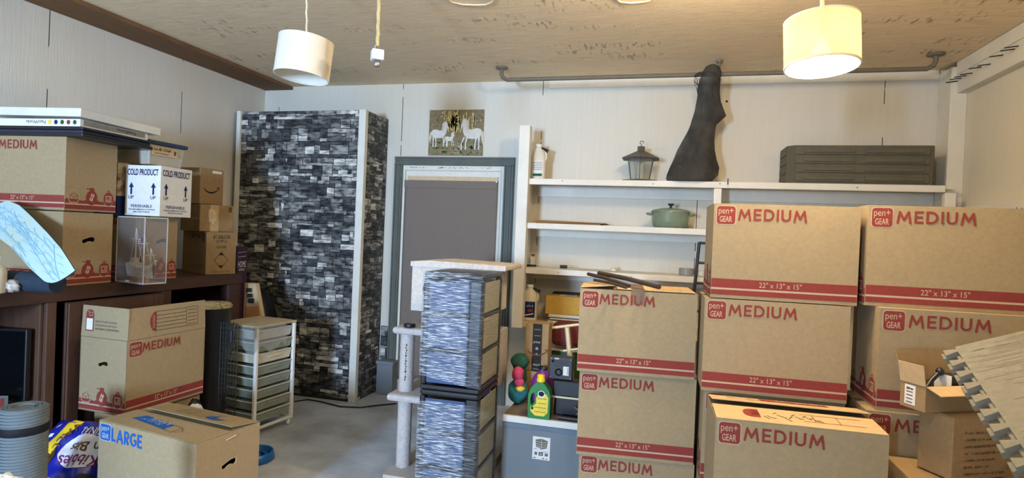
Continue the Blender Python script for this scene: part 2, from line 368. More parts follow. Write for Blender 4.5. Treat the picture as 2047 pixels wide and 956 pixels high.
def scribble(m, fr, u, v, w, h, k, off=.0014, rot=0):
    """a line of small print too small to read: uneven upright strokes"""
    rr = random.Random(int((u + v * 3 + w * 7) * 1e5)); x = 0; c, s_ = math.cos(rot), math.sin(rot)
    while x < w:
        if rr.random() > .14:
            a, b = h * rr.uniform(0, .3), h * rr.uniform(.6, 1)
            m.line(fr, u + c * x - s_ * a, v + s_ * x + c * a, u + c * (x + rr.uniform(0, h * .3)) - s_ * b, v + s_ * x + c * b, h * .22, k, off)
        x += h * rr.uniform(.3, .6)
class MB:
    def __init__(s): s.v, s.f, s.mi, s.sm, s.mats, s.M = [], [], [], [], [], Matrix.Identity(4)
    def m(s, k):
        k = K[k] if isinstance(k, str) else k
        if k not in s.mats: s.mats.append(k)
        return s.mats.index(k)
    def add(s, vs, fs, k, smooth=False):
        b = len(s.v); s.v += [s.M @ Vector(q) for q in vs]; i = s.m(k)
        for f in fs: s.f.append(tuple(b + j for j in f)); s.mi.append(i); s.sm.append(smooth)
    def box(s, x0, x1, y0, y1, z0, z1, k):
        v = [(x, y, z) for z in (z0, z1) for y in (y0, y1) for x in (x0, x1)]
        s.add(v, [(0, 2, 3, 1), (4, 5, 7, 6), (0, 1, 5, 4), (2, 6, 7, 3), (0, 4, 6, 2), (1, 3, 7, 5)], k)
    def hull8(s, b, t, k):
        v = list(b) + list(t)
        s.add(v, [(3, 2, 1, 0), (4, 5, 6, 7), (0, 1, 5, 4), (1, 2, 6, 5), (2, 3, 7, 6), (3, 0, 4, 7)], k)
    def prism(s, poly, ex, k, k_side=None):
        n = len(poly); ex = Vector(ex); a = [Vector(p) for p in poly]; b = [p + ex for p in a]
        tri = tessellate_polygon([a])
        s.add(a + b, [tuple(t) for t in tri] + [tuple(i + n for i in reversed(t)) for t in tri], k)
        s.add(a + b, [(i, (i + 1) % n, n + (i + 1) % n, n + i) for i in range(n)], k_side or k)
    def tube(s, pts, r, k, n=8, r2=None, caps=True):
        pts = [Vector(p) for p in pts]; rings = []
        prev = None
        for i, p in enumerate(pts):
            d = (pts[min(i + 1, len(pts) - 1)] - pts[max(i - 1, 0)]).normalized()
            if prev is None:
                a = Vector((0, 0, 1)) if abs(d.z) < .9 else Vector((1, 0, 0))
            else: a = prev
            a = (a - d * a.dot(d)).normalized(); b = d.cross(a); prev = a
            rr = r if r2 is None else r + (r2 - r) * i / (len(pts) - 1)
            rings.append([p + (a * math.cos(2 * PI * j / n) + b * math.sin(2 * PI * j / n)) * rr for j in range(n)])
        vs = [q for g in rings for q in g]; fs = []
        for i in range(len(rings) - 1):
            for j in range(n): fs.append((i * n + j, i * n + (j + 1) % n, (i + 1) * n + (j + 1) % n, (i + 1) * n + j))
        s.add(vs, fs, k, True)
        if caps:
            s.add(rings[0], [tuple(reversed(range(n)))], k); s.add(rings[-1], [tuple(range(n))], k)
    def lathe(s, prof, k, n=28, c=(0, 0, 0), axis=(0, 0, 1), smooth=True, phase=0, sx=1, sy=1):
        ax = Vector(axis).normalized(); q = Vector((0, 0, 1)).rotation_difference(ax); c = Vector(c)
        vs = []
        for r, z in prof:
            for j in range(n):
                a = 2 * PI * j / n + phase
                vs.append(c + q @ Vector((r * sx * math.cos(a), r * sy * math.sin(a), z)))
        fs = [(i * n + j, i * n + (j + 1) % n, (i + 1) * n + (j + 1) % n, (i + 1) * n + j) for i in range(len(prof) - 1) for j in range(n)]
        s.add(vs, fs, k, smooth)
        if prof[0][0] > 1e-5: s.add(vs[:n], [tuple(reversed(range(n)))], k)
        if prof[-1][0] > 1e-5: s.add(vs[-n:], [tuple(range(n))], k)
    def tubeshell(s, r0, r1, z0, z1, k, k_in, n=40):
        """open drum: outside, inside and both rims"""
        def ring(r, z): return [(r * math.cos(2 * PI * j / n), r * math.sin(2 * PI * j / n), z) for j in range(n)]
        A = ring(r1, z0) + ring(r1, z1); s.add(A, [(j, (j + 1) % n, n + (j + 1) % n, n + j) for j in range(n)], k, True)
        B = ring(r0, z0) + ring(r0, z1); s.add(B, [(n + j, n + (j + 1) % n, (j + 1) % n, j) for j in range(n)], k_in, True)
        for z, fl in ((z0, 0), (z1, 1)):
            C = ring(r0, z) + ring(r1, z); s.add(C, [((j, (j + 1) % n, n + (j + 1) % n, n + j) if fl == 0 else (n + j, n + (j + 1) % n, (j + 1) % n, j)) for j in range(n)], k)
    def grid(s, fn, nu, nv, k, smooth=True, wrap=False):
        vs = [fn(i / nu, j / nv) for j in range(nv + 1) for i in range(nu + (0 if wrap else 1))]
        w = nu if wrap else nu + 1
        fs = [(j * w + i, j * w + (i + 1) % w, (j + 1) * w + (i + 1) % w, (j + 1) * w + i) for j in range(nv) for i in range(nu)]
        s.add(vs, fs, k, smooth)
    def blob(s, c, r, k, n=16, amp=.0, seed=0, freq=3):
        c = Vector(c); rx, ry, rz = (r, r, r) if not hasattr(r, '__len__') else r
        rnd = random.Random(seed); ph = [rnd.uniform(0, 6.28) for _ in range(6)]
        def fn(u, v):
            a = u * 2 * PI; b = (v - .5) * PI
            w = 1 + amp * (math.sin(freq * a + ph[0] + 3 * b) + math.sin(freq * 1.7 * b + ph[1] + 2 * a) * .7 + .4 * math.sin(freq * 2.3 * a + ph[2]) * math.cos(b)) * math.cos(b)
            return c + Vector((rx * math.cos(b) * math.cos(a), ry * math.cos(b) * math.sin(a), rz * math.sin(b))) * w
        s.grid(fn, n, n // 2 + 2, k, True, True)
    # ---- printing on a face
    def quad(s, fr, u0, v0, u1, v1, k, off=.0009): s.add([fr.p(u0, v0, off), fr.p(u1, v0, off), fr.p(u1, v1, off), fr.p(u0, v1, off)], [(0, 1, 2, 3)], k)
    def poly(s, fr, pts, k, off=.0009):
        a = [fr.p(u, v, off) for u, v in pts]
        tris = tessellate_polygon([a])
        out = []
        for t in tris:
            n = (a[t[1]] - a[t[0]]).cross(a[t[2]] - a[t[0]])
            out.append(tuple(t) if n.dot(fr.N) > 0 else tuple(reversed(t)))
        s.add(a, out, k)
    def ell(s, fr, u, v, a, b, k, off=.0009, n=24): s.poly(fr, [(u + a * math.cos(2 * PI * i / n), v + b * math.sin(2 * PI * i / n)) for i in range(n)], k, off)
    def rrect(s, fr, u0, v0, u1, v1, r, k, off=.0009):
        pts = []
        for cx, cy, a0 in ((u1 - r, v1 - r, 0), (u0 + r, v1 - r, 1), (u0 + r, v0 + r, 2), (u1 - r, v0 + r, 3)):
            for i in range(5): a = (a0 + i / 4) * PI / 2; pts.append((cx + r * math.cos(a), cy + r * math.sin(a)))
        s.poly(fr, pts, k, off)
    def line(s, fr, u0, v0, u1, v1, w, k, off=.0009):
        d = Vector((u1 - u0, v1 - v0)); d.normalize(); nx, ny = -d.y * w / 2, d.x * w / 2
        s.add([fr.p(u0 - nx, v0 - ny, off), fr.p(u1 - nx, v1 - ny, off), fr.p(u1 + nx, v1 + ny, off), fr.p(u0 + nx, v0 + ny, off)], [(0, 1, 2, 3)], k)
    def text(s, fr, t, u, v, h, k, w=None, rot=0, bold=.006, off=.0014):
        """lettering whose box starts at (u, v): height h, width w (or its own)"""
        vs, fs, asp = text_mesh(t, bold); w = w or asp * h
        c, sn = math.cos(rot), math.sin(rot)
        s.add([fr.p(u + c * x * w - sn * y * h, v + sn * x * w + c * y * h, off) for x, y in vs], fs, k)
    def build(s, name, parent=None, bevel=0, solid=0, loc=None, subd=0):
        vs = s.v
        if parent is None and loc is None:
            xs = [v.x for v in vs]; ys = [v.y for v in vs]
            loc = Vector(((min(xs) + max(xs)) / 2, (min(ys) + max(ys)) / 2, min(v.z for v in vs)))
        if parent is not None: loc = Vector((0, 0, 0))
        loc = Vector(loc)
        me = bpy.data.meshes.new(name)
        me.from_pydata([v - loc for v in vs], [], s.f)
        for k in s.mats: me.materials.append(k)
        me.polygons.foreach_set('material_index', s.mi); me.polygons.foreach_set('use_smooth', s.sm)
        me.update()
        o = bpy.data.objects.new(name, me); COL.objects.link(o); o.location = loc
        if parent is not None: o.parent = parent
        if subd:
            md = o.modifiers.new('smooth', 'SUBSURF'); md.levels = subd; md.render_levels = subd
        if solid:
            md = o.modifiers.new('thickness', 'SOLIDIFY'); md.thickness = solid; md.offset = -1
        if bevel:
            md = o.modifiers.new('soft_edges', 'BEVEL'); md.width = bevel; md.segments = 2; md.limit_method = 'ANGLE'; md.angle_limit = .9
        return o

def tag(o, label=None, cat=None, group=None, kind=None):
    if label: o['label'] = label
    if cat: o['category'] = cat
    if group: o['group'] = group
    if kind: o['kind'] = kind
    return o
def thing(name, label, cat, loc=(0, 0, 0), rz=0, group=None, rot=None):
    o = bpy.data.objects.new(name, None); o.empty_display_size = .05; COL.objects.link(o)
    o.location = loc; o.rotation_euler = rot if rot else (0, 0, rz)
    return tag(o, label, cat, group)
def struct(o): o['kind'] = 'structure'; return o

# ------------------------------------------------------------------ the room
CE, BY, LX, RX = 2.64, 4.65, -3.59, 1.86
FY = -2.5
def room():
    m = MB(); m.box(LX - .1, RX + .1, FY - .1, BY + .1, -.1, 0, 'floor'); struct(m.build('floor', loc=(0, 0, 0)))
    m = MB(); m.box(LX - .1, RX + .1, FY - .1, BY + .1, CE, CE + .1, 'ceiling'); struct(m.build('ceiling', loc=(0, 0, 0)))
    m = MB(); m.box(LX - .1, LX, FY, BY, 0, CE, 'wall_left'); struct(m.build('wall_left', loc=(0, 0, 0)))
    m = MB(); m.box(LX - .1, RX + .1, BY, BY + .1, 0, CE, 'wall_back'); struct(m.build('wall_back', loc=(0, 0, 0)))
    m = MB(); m.box(RX, RX + .1, FY, BY, 0, CE, 'wall_right'); struct(m.build('wall_right', loc=(0, 0, 0)))
    # the wall behind the camera with the open doorway the daylight comes through
    m = MB()
    a, b, zt = OPEN
    m.box(LX, a, FY - .1, FY, 0, CE, 'wall_left'); m.box(b, RX, FY - .1, FY, 0, CE, 'wall_left'); m.box(a, b, FY - .1, FY, zt, CE, 'wall_left')
    struct(m.build('wall_front', loc=(0, 0, 0)))
    # brown board along the top of the left wall
    m = MB(); m.box(LX, -3.30, FY, BY, CE - .028, CE, 'brown_ceiling_board'); struct(m.build('trim_1', bevel=.003))
    # right wall: boards round a sunken panel
    m = MB(); m.box(1.80, RX, FY, 4.46, 2.435, CE - .002, 'white_wood'); t2 = struct(m.build('trim_2', bevel=.004))
    m = MB(); m.box(1.792, 1.80, FY, 4.46, 2.555, CE - .002, 'white_wood'); struct(m.build('trim_3', bevel=.003))
    m = MB(); m.box(1.80, RX, FY, 4.46, 1.56, 1.685, 'white_wood')
    fr = Frame((1.80, 4.46, 1.56), (0, -1, 0), (0, 0, 1))
    for i in range(26): m.ell(fr, .42 + i * .055 + random.uniform(-.012, .012), .085 + random.uniform(-.004, .004), .006, .004, 'brown_ink', n=8)
    struct(m.build('trim_4', bevel=.004))
    m = MB(); m.box(1.765, RX, 4.46, BY, 0, CE - .03, 'white_wood'); struct(m.build('trim_5', bevel=.004))
    m = MB(); m.box(-.95, 1.764, 4.637, BY, 2.575, CE, 'white_wood'); struct(m.build('trim_6', bevel=.002))
    # pegs hammered into the upper right-hand board
    for px, py in ((1914, 162), (1922, 156), (1932, 151), (1944, 146), (1962, 134), (1980, 128), (2005, 110), (2028, 98), (2036, 92)):
        p = at_x(px, py, 1.80)
        loc = t2.location
        q = MB(); q.tube([p - loc, p + Vector((-.07, -.012, -.012)) - loc], .0035, 'black_metal', 6)
        q.build('nail', t2)
K['brown_ceiling_board'] = mat('brown_ceiling_board', (118, 86, 58), .8, .2, 5, (10, 1, 1), bump=.3, bscale=14)
OPEN = (-3.2, -1.25, 2.15)
room()

# ------------------------------------------------------------------ stone-papered closet
def ledge(m, fr, w, h, seed):
    """irregular courses of printed ledgestone: every stone its own quadrilateral"""
    rnd = random.Random(seed)
    m.quad(fr, 0, 0, w, h, 'mortar', .0006)
    tones = [0] * 28 + [1] * 32 + [2] * 20 + [3] * 11 + [4] * 9
    def stone(u0, u1, a, b):
        if u1 - u0 < .008 or b - a < .005: return
        g = .004; n = max(1, int((u1 - u0) / .03)); q = lambda sp: rnd.uniform(-sp, sp)
        cl = lambda v: max(0, min(h, v))
        x0, x1 = u0 + g * rnd.random(), u1 - g * rnd.random(); sk = q(.004)
        lo = [(x0 + (x1 - x0) * i / n + (sk if 0 < i < n else 0), cl(a + g * .5 + q(.0028))) for i in range(n + 1)]
        hi = [(x0 + (x1 - x0) * i / n + q(.002) * (0 < i < n), cl(b - g * .5 + q(.0028))) for i in range(n + 1)]
        vs = [fr.p(x, y, .0013) for x, y in lo] + [fr.p(x, y, .0013) for x, y in hi]
        m.add(vs, [(i, i + 1, n + 2 + i, n + 1 + i) for i in range(n)], STONE[rnd.choice(tones)])
    z = 0.0
    while z < h - .004:
        ch = min(rnd.choice((.075, .09, .105)), h - z)
        if h - z - ch < .03: ch = h - z
        u = -rnd.uniform(0, .1)
        while u < w:
            L = rnd.choice((.07, .09, .11, .14, .17, .21))
            u0, u1 = max(u, 0), min(u + L, w)
            k = rnd.choice((2, 2, 2, 3, 3)) if ch > .05 else 1
            cuts = sorted([rnd.uniform(.22, .78) if k == 2 else (i + 1) / 3 + rnd.uniform(-.09, .09) for i in range(k - 1)])
            ys = [z] + [z + ch * c for c in cuts] + [z + ch]
            for a, b in zip(ys, ys[1:]):
                if u1 - u0 > .09 and rnd.random() < .55:
                    c = u0 + (u1 - u0) * rnd.uniform(.3, .7); stone(u0, c, a, b); stone(c, u1, a, b)
                else: stone(u0, u1, a, b)
            u += L
        z += ch
def closet():
    top = 2.335
    x0, x1, yf = -3.505, -2.348, 4.255
    m = MB()
    m.box(x0, x1, yf, BY - .001, 0, top, 'mortar')
    ledge(m, Frame((x0, yf, 0), (1, 0, 0), (0, 0, 1)), x1 - x0, top, 3)
    ledge(m, Frame((x1, yf, 0), (0, 1, 0), (0, 0, 1)), BY - yf - .01, top, 5)
    fr = Frame((x0, yf, 0), (1, 0, 0), (0, 0, 1))
    for (px, py, s) in ((560, 530, .02), (572, 545, .016), (565, 412, .03), (573, 320, .012)):     # torn spots that show white
        p = at_y(px, py, yf); u, v = p.x - x0, p.z
        m.poly(fr, [(u - s * .5, v + s * .9), (u + s * .5, v + s * .6), (u + s * .3, v - s * .2), (u - s * .1, v - s * 1.4), (u - s * .35, v - s * .1)], 'white_paint', .0022)
    w = m.build('wall_closet'); struct(w); loc = w.location
    def tr(name, *b):
        q = MB(); q.box(*b, 'white_paint'); o = q.build(name, bevel=.003); struct(o)
    tr('trim_7', x0 - .035, x0 + .002, yf - .022, yf + .02, 0, top + .004)
    tr('trim_8', x1 - .052, x1 + .008, yf - .016, yf + .03, 0, top + .004)
    q = MB(); q.box(x0 + .004, x1 - .054, yf - .012, yf - .0015, 0, .018, 'black_metal'); struct(q.build('baseboard_closet'))
    # papered strip beside the door casing and the grey plinth below it
    q = MB(); q.box(-2.338, -2.272, BY - .008, BY - .0005, .28, .56, 'mortar'); ledge(q, Frame((-2.338, BY - .008, .28), (1, 0, 0), (0, 0, 1)), .066, .28, 9)
    struct(q.build('trim_9'))
    q = MB(); q.box(-2.31, -2.165, 4.535, BY - .009, 0, .28, 'bench_grey'); q.box(-2.318, -2.157, 4.528, BY - .009, .255, .282, 'bench_grey'); struct(q.build('trim_10', bevel=.005))
closet()

# ------------------------------------------------------------------ door with casing, cloth and poster
def door():
    d = bpy.data.objects.new('door_1', None); COL.objects.link(d); d.location = (-1.74, BY, 0); struct(d)
    L = d.location
    def part(name, boxes, k, bevel=.004):
        m = MB()
        for b in boxes: m.box(b[0] - L.x, b[1] - L.x, b[2] - L.y, b[3] - L.y, b[4], b[5], k)
        return m.build(name, d, bevel)
    y1 = BY - .001
    # stepped casing: outer board plus raised beads
    def casing(name, x0, x1, z0, z1, horiz):
        bs = [(x0, x1, BY - .022, y1, z0, z1)]
        n = 4
        for i in range(n):
            a, b = (i + .15) / n, (i + .75) / n
            dd = BY - .022 - (.012, .004, .008, .014)[i]
            if horiz: bs.append((x0, x1, dd, BY - .021, z0 + (z1 - z0) * a, z0 + (z1 - z0) * b))
            else: bs.append((x0 + (x1 - x0) * a, x0 + (x1 - x0) * b, dd, BY - .021, z0, z1))
        part(name, bs, 'grey_frame', .003)
    casing('casing', -2.262, -2.185, .285, 1.945, False)
    casing('casing', -1.292, -1.205, 0, 1.945, False)
    casing('casing', -2.262, -1.205, 1.945, 2.018, True)
    part('jamb', [(-2.185, -2.165, BY - .014, y1, 0, 1.945), (-1.312, -1.292, BY - .014, y1, 0, 1.945), (-2.165, -1.312, BY - .014, y1, 1.905, 1.945)], 'white_paint', .002)
    part('door_panel', [(-2.16, -1.318, BY - .006, y1, 0.01, 1.898)], 'white_paint', .002)
    # worn paint marks along the head
    m = MB(); fr = Frame((-2.165 - L.x, BY - .014 - L.y, 1.905), (1, 0, 0), (0, 0, 1))
    for i in range(26):
        u = random.uniform(.02, .82); m.line(fr, u, .022 + random.uniform(-.006, .006), u + random.uniform(.008, .03), .022 + random.uniform(-.006, .006), .003, 'brown_ink')
    m.build('worn_paint', d)
    # taupe cloth hung over it
    r = thing('door_cloth', 'taupe grey cloth sheet hung flat over the white door', 'curtain', (-1.75, 4.632, .12))
    m = MB()
    def fn(u, v):
        x = (-2.165 + .0 * v) + u * .822 + .004 * v; z = .12 + 1.70 * v
        return Vector((x + 1.75, .003 * math.sin(u * 23 + v * 3) * (1 - .5 * v) - .001, z - .12))
    m.grid(fn, 40, 24, 'curtain'); m.build('sheet', r, solid=.002)
    m = MB(); fr = Frame((-2.165 + 1.75, -.004, 1.62), (1, 0, 0), (0, 0, 1))
    m.box(-.415, .405, -.0075, -.0045, 1.635, 1.699, 'curtain'); m.build('hem', r, .001)
    m = MB(); m.box(-.39, .41, .002, .006, 1.7, 1.735, 'paper_beige'); m.build('rail', r)
    for u in (-.385, .40):
        m = MB(); m.lathe([(0, -.006), (.007, -.004), (.006, .004)], 'steel', 12, (u, -.008, 1.695), (0, -1, 0)); m.build('pin', r)
door()

def poster():
    x0, x1, z0, z1 = -1.968, -1.485, 2.030, 2.413
    w, h = x1 - x0, z1 - z0
    m = MB(); m.box(x0, x1, BY - .004, BY - .001, z0, z1, 'poster_forest')
    fr = Frame((x0, BY - .004, z0), (1, 0, 0), (0, 0, 1))
    P = lambda pts, k, off=.0006: m.poly(fr, [(u * w, v * h) for u, v in pts], k, off)
    rnd = random.Random(11)
    for i in range(75):      # sunlit falls between the trees
        u = rnd.gauss(.44, .07); v = rnd.uniform(.5, .8); P([(u, v), (u + .012, v), (u + .014, v + .2), (u - .004, v + .19)], 'poster_gold', .0005)
    for i in range(14):
        u = rnd.uniform(.64, .84); v = rnd.uniform(.55, .66); P([(u, v), (u + .014, v), (u + .016, v + .28), (u + .002, v + .27)], rnd.choice(('poster_gold', 'poster_pale')), .0006)
    for i in range(90):      # leaves
        u = rnd.uniform(.01, .97); v = rnd.uniform(.62, .97); s = rnd.uniform(.012, .026); P([(u, v), (u + s, v + s * .6), (u + s * 2, v), (u + s, v - s * .6)], rnd.choice(('poster_brown', 'poster_leaf', 'poster_pale', 'poster_dark')), .0007)
    for i in range(170):     # grass and brook
        u = rnd.uniform(.01, .95); v = rnd.uniform(.02, .36); s = rnd.uniform(.02, .04); P([(u, v), (u + s, v + s * .4), (u + s * 2, v), (u + s, v - s * .35)], rnd.choice(('poster_leaf', 'poster_dark', 'poster_leaf', 'poster_green')), .0007)
    for i in range(22):
        u = rnd.gauss(.52, .06); v = rnd.uniform(.04, .28); s = rnd.uniform(.01, .03); P([(u, v), (u + s, v + s * .2), (u + s * 2, v), (u + s, v - s * .2)], 'poster_pale', .0009)
    for i in range(12):
        u = rnd.uniform(.0, .06); v = rnd.uniform(.36, .52); P([(u, v), (u + .015, v + .02), (u + .03, v)], 'poster_pink', .0009)
    def horse(ox, flip, s, oy):
        F = lambda pts: [(ox + (u * s if not flip else -u * s), oy + v * s * w / h) for u, v in pts]
        P(F([(-.17, .10), (-.19, .02), (-.16, -.06), (-.05, -.08), (.06, -.07), (.13, -.02), (.16, .06), (.12, .12), (0, .09), (-.1, .12)]), 'poster_white', .0012)
        P(F([(.05, .08), (.09, .22), (.13, .30), (.17, .27), (.20, .17), (.215, .11), (.19, .09), (.165, .15), (.16, .04), (.12, -.02)]), 'poster_white', .0014)
        P(F([(.05, .10), (.06, .24), (.12, .31), (.10, .2), (.09, .06)]), 'poster_pale', .0016)
        P(F([(.148, .30), (.150, .42), (.160, .30)]), 'poster_pale', .0016)
        P(F([(.20, .13), (.215, .11), (.20, .095)]), 'poster_dark', .0017)
        P(F([(.165, .235), (.172, .24), (.172, .225)]), 'poster_dark', .0017)
        for a, b in ((-.15, -.15), (-.10, -.08), (.08, .10), (.13, .18)):
            P(F([(a - .018, -.04), (a + .02, -.05), (b + .012, -.17), (b + .014, -.27), (b - .012, -.27), (b - .008, -.16)]), 'poster_white', .0013)
        P(F([(-.17, .10), (-.23, .04), (-.25, -.08), (-.23, -.2), (-.20, -.1), (-.18, .0)]), 'poster_pale', .0015)
    horse(.20, False, .78, .46); horse(.78, True, .95, .46); horse(.39, False, .42, .36)
    o = m.build('forest_poster'); tag(o, 'poster of white unicorns in a golden forest, pinned above the door', 'poster')
for n, c in (('forest', (112, 98, 70)), ('gold', (196, 174, 110)), ('pale', (178, 170, 148)), ('brown', (122, 96, 60)), ('leaf', (112, 114, 66)), ('dark', (50, 48, 34)), ('green', (84, 100, 60)), ('pink', (150, 96, 100)), ('white', (186, 183, 175))):
    K['poster_' + n] = mat('poster_' + n, tuple(min(255, int(q * 1.15)) for q in c), .5, .25 if n == 'forest' else .1, 40)
poster()

# ------------------------------------------------------------------ ceiling pipe rail, shelves
def rail():
    y, z = 4.25, 2.545
    r = thing('clothes_rail', 'grey pipe rail hung from the ceiling above the white shelves', 'rail', (.17, y, z))
    def arc(x, s):
        return [Vector((x - .17, 0, CE - z - .002)), Vector((x - .17, 0, .045)), Vector((x - .17 + s * .012, 0, .018)), Vector((x - .17 + s * .045, 0, 0))]
    m = MB(); A = arc(-1.237, 1); B = arc(1.592, -1)
    m.tube(A + B[::-1], .0155, 'grey_metal', 12); m.build('pipe', r)
    m = MB(); m.tube([(.305 - .17, 0, .0155), (.305 - .17, 0, CE - z - .006)], .009, 'grey_metal', 10); m.build('hanger_rod', r)
    for x, rr in ((-1.237, .045), (1.592, .05), (.305, .022)):
        m = MB(); m.lathe([(.018, -.018), (rr, -.012), (rr, -.001)], 'grey_metal', 20, (x - .17, 0, CE - z)); m.build('flange', r)
rail()

SY = 4.30     # front edge of the shelves
Z1, Z2, Z3, Z4 = 1.818, 1.487, 1.150, .745
def shelves():
    r = thing('built_in_shelves', 'white painted wooden shelves built along the back wall', 'shelving', (.35, 4.45, .70))
    ox, oy, oz = r.location
    def B(name, boxes, bevel=.004, k='white_wood'):
        m = MB()
        for b in boxes: m.box(b[0] - ox, b[1] - ox, b[2] - oy, b[3] - oy, b[4] - oz, b[5] - oz, k)
        return m.build(name, r, bevel)
    yb = BY - .0015
    # tall post with two boards
    B('post', [(-1.085, -1.003, 4.262, SY + .04, .70, 2.21)]); B('post_backing', [(-1.105, -1.05, SY + .042, yb, .70, 2.13)])
    B('post', [(.310, .362, SY + .004, SY + .05, Z4, Z1 - .046)]); B('post', [(1.70, 1.763, SY + .004, SY + .05, Z4, Z1 - .046)])
    B('shelf', [(-1.002, 1.70, SY, SY + .04, Z1 - .044, Z1), (-1.002, 1.763, SY + .041, yb, Z1 - .022, Z1)])
    B('cleat', [(-1.002, 1.763, yb - .02, yb, Z1 - .11, Z1 - .024)], .002)
    B('shelf', [(-1.002, .309, SY - .005, SY + .036, Z2 - .043, Z2), (-1.002, .309, SY + .037, yb, Z2 - .02, Z2), (.363, 1.70, SY - .005, yb, Z2 - .03, Z2)])
    B('cleat', [(-1.002, 1.7, yb - .02, yb, Z2 - .10, Z2 - .022)], .002)
    B('shelf', [(-1.002, .309, SY - .005, SY + .036, Z3 - .042, Z3), (-1.002, .309, SY + .037, yb, Z3 - .02, Z3), (.363, 1.70, SY - .005, yb, Z3 - .03, Z3)])
    B('cleat', [(-1.002, 1.7, yb - .02, yb, Z3 - .10, Z3 - .022)], .002)
    B('shelf', [(-1.002, .309, SY - .005, yb, Z4 - .04, Z4)], .003, 'paper_beige')
    # nail heads and pencil circles on the shelf edges
    def mark(name, fr, pts, rr, w=None):
        for u, v in pts:
            m = MB()
            if w: m.poly(fr, [(u + rr * math.cos(i / 20 * 2 * PI), v + rr * math.sin(i / 20 * 2 * PI)) for i in range(20)], 'grey_metal'); m.ell(fr, u, v, rr - w, rr - w, 'white_wood', .0013)
            else: m.ell(fr, u, v, rr, rr, 'brown_ink', n=10)
            m.build(name, r)
    fr = Frame((-1.002 - ox, SY - .005 - oy, Z3 - .042 - oz), (1, 0, 0), (0, 0, 1))
    mark('pencil_circle', fr, ((.10, .02), (.13, .02), (.16, .02)), .012, .0012); mark('nail_head', fr, ((.25, .02), (.78, .02)), .0035)
    mark('nail_head', Frame((-1.002 - ox, SY - oy, Z1 - .044 - oz), (1, 0, 0), (0, 0, 1)), ((.25, .03), (.9, .02), (1.35, .03), (2.2, .02)), .004)
    B('nail', [(.395, .402, SY - .012, SY - .001, Z1 - .02, Z1 + .022)], 0, 'black_metal')
shelves()

# ------------------------------------------------------------------ cartons
def badge(m, fr, u0, v0, s, ink, txt):
    m.rrect(fr, u0 - .003, v0 - .003, u0 + s + .003, v0 + s * 1.02 + .003, s * .17, txt, .0007)
    m.rrect(fr, u0, v0, u0 + s, v0 + s * 1.02, s * .16, ink, .0011)
    m.text(fr, 'pen+', u0 + s * .09, v0 + s * .47, s * .43, txt, s * .78, bold=0)
    m.text(fr, 'GEAR', u0 + s * .16, v0 + s * .12, s * .33, txt, s * .66, bold=.01)
_ARC = lambda cx, cy, rx, ry, a0, a1, n=10: [(cx + rx * math.cos(math.radians(a0 + (a1 - a0) * i / n)), cy + ry * math.sin(math.radians(a0 + (a1 - a0) * i / n))) for i in range(n + 1)]
GLYPH = {   # stroke skeletons, cap height 1, stroke .17
    'M': (1.02, [[(.085, .02), (.22, .90)], [(.22, .90), (.51, .25)], [(.51, .25), (.80, .90)], [(.80, .90), (.935, .02)]]),
    'E': (.60, [[(.085, 0), (.085, 1)], [(.085, .915), (.60, .915)], [(.085, .505), (.55, .505)], [(.085, .085), (.60, .085)]]),
    'D': (.80, [[(.085, 0), (.085, 1)], [(.085, .915), (.34, .915)] + _ARC(.34, .5, .375, .415, 90, -90) + [(.085, .085)]]),
    'I': (.17, [[(.085, 0), (.085, 1)]]),
    'U': (.74, [[(.085, 1), (.085, .36)] + _ARC(.37, .36, .285, .275, 180, 360) + [(.655, 1)]]),
    'L': (.55, [[(.085, 0), (.085, 1)], [(.085, .085), (.55, .085)]]),
    'A': (.90, [[(.085, .02), (.45, .92)], [(.45, .92), (.815, .02)], [(.2, .3), (.7, .3)]]),
    'R': (.66, [[(.085, 0), (.085, 1)], [(.085, .915), (.33, .915)] + _ARC(.33, .69, .235, .225, 90, -90) + [(.085, .465)], [(.3, .465), (.585, .02)]]),
    'G': (.86, [_ARC(.47, .5, .385, .415, 50, 330, 16) + [(.79, .30), (.79, .46)], [(.5, .46), (.875, .46)]]),
}
def word(m, fr, t, u, v, h, k, w, off=.0011):
    off0 = off; cnt = 0
    tot = sum(GLYPH[c][0] for c in t) + .17 * (len(t) - 1); sx = w / tot; sw = .175 * h; x = 0
    for c in t:
        gw, strokes = GLYPH[c]
        for st in strokes:
            P = [(u + (x + a) * sx, v + b * h) for a, b in st]
            for p, q in zip(P, P[1:]): m.line(fr, *p, *q, sw, k, off0 + cnt * .00003); cnt = (cnt + 1) % 47
            for p in (P if c in 'MA' else P[1:-1]): m.ell(fr, *p, sw / 2, sw / 2, k, off0 + cnt * .00003, 10); cnt = (cnt + 1) % 47
        x += gw + .17
def front_print(m, fr, w, h, big='MEDIUM', dims='22" x 13" x 15"', ink='red', txt='cardtext', k=1.0):
    s = .072
    badge(m, fr, .012, h - .012 - s, s, ink, txt)
    if big == 'MEDIUM': word(m, fr, big, w * .172, h * .828, h * .122, ink, w * .475)
    else: word(m, fr, big, .092, h - .080, .060, ink, .205)
    if dims:
        z1, z2, z3, z4 = .035 * h, .09 * h, .11 * h, .205 * h
        m.quad(fr, .0015, z1, w - .0015, z2, ink); m.quad(fr, .0015, z3, w - .0015, z4, ink)
        m.quad(fr, .0015, z2, w - .0015, z3, txt, .0007)
        m.text(fr, dims, w * .34, z3 + .0075, .0215 * h / .381, txt, w * .29, bold=.004)
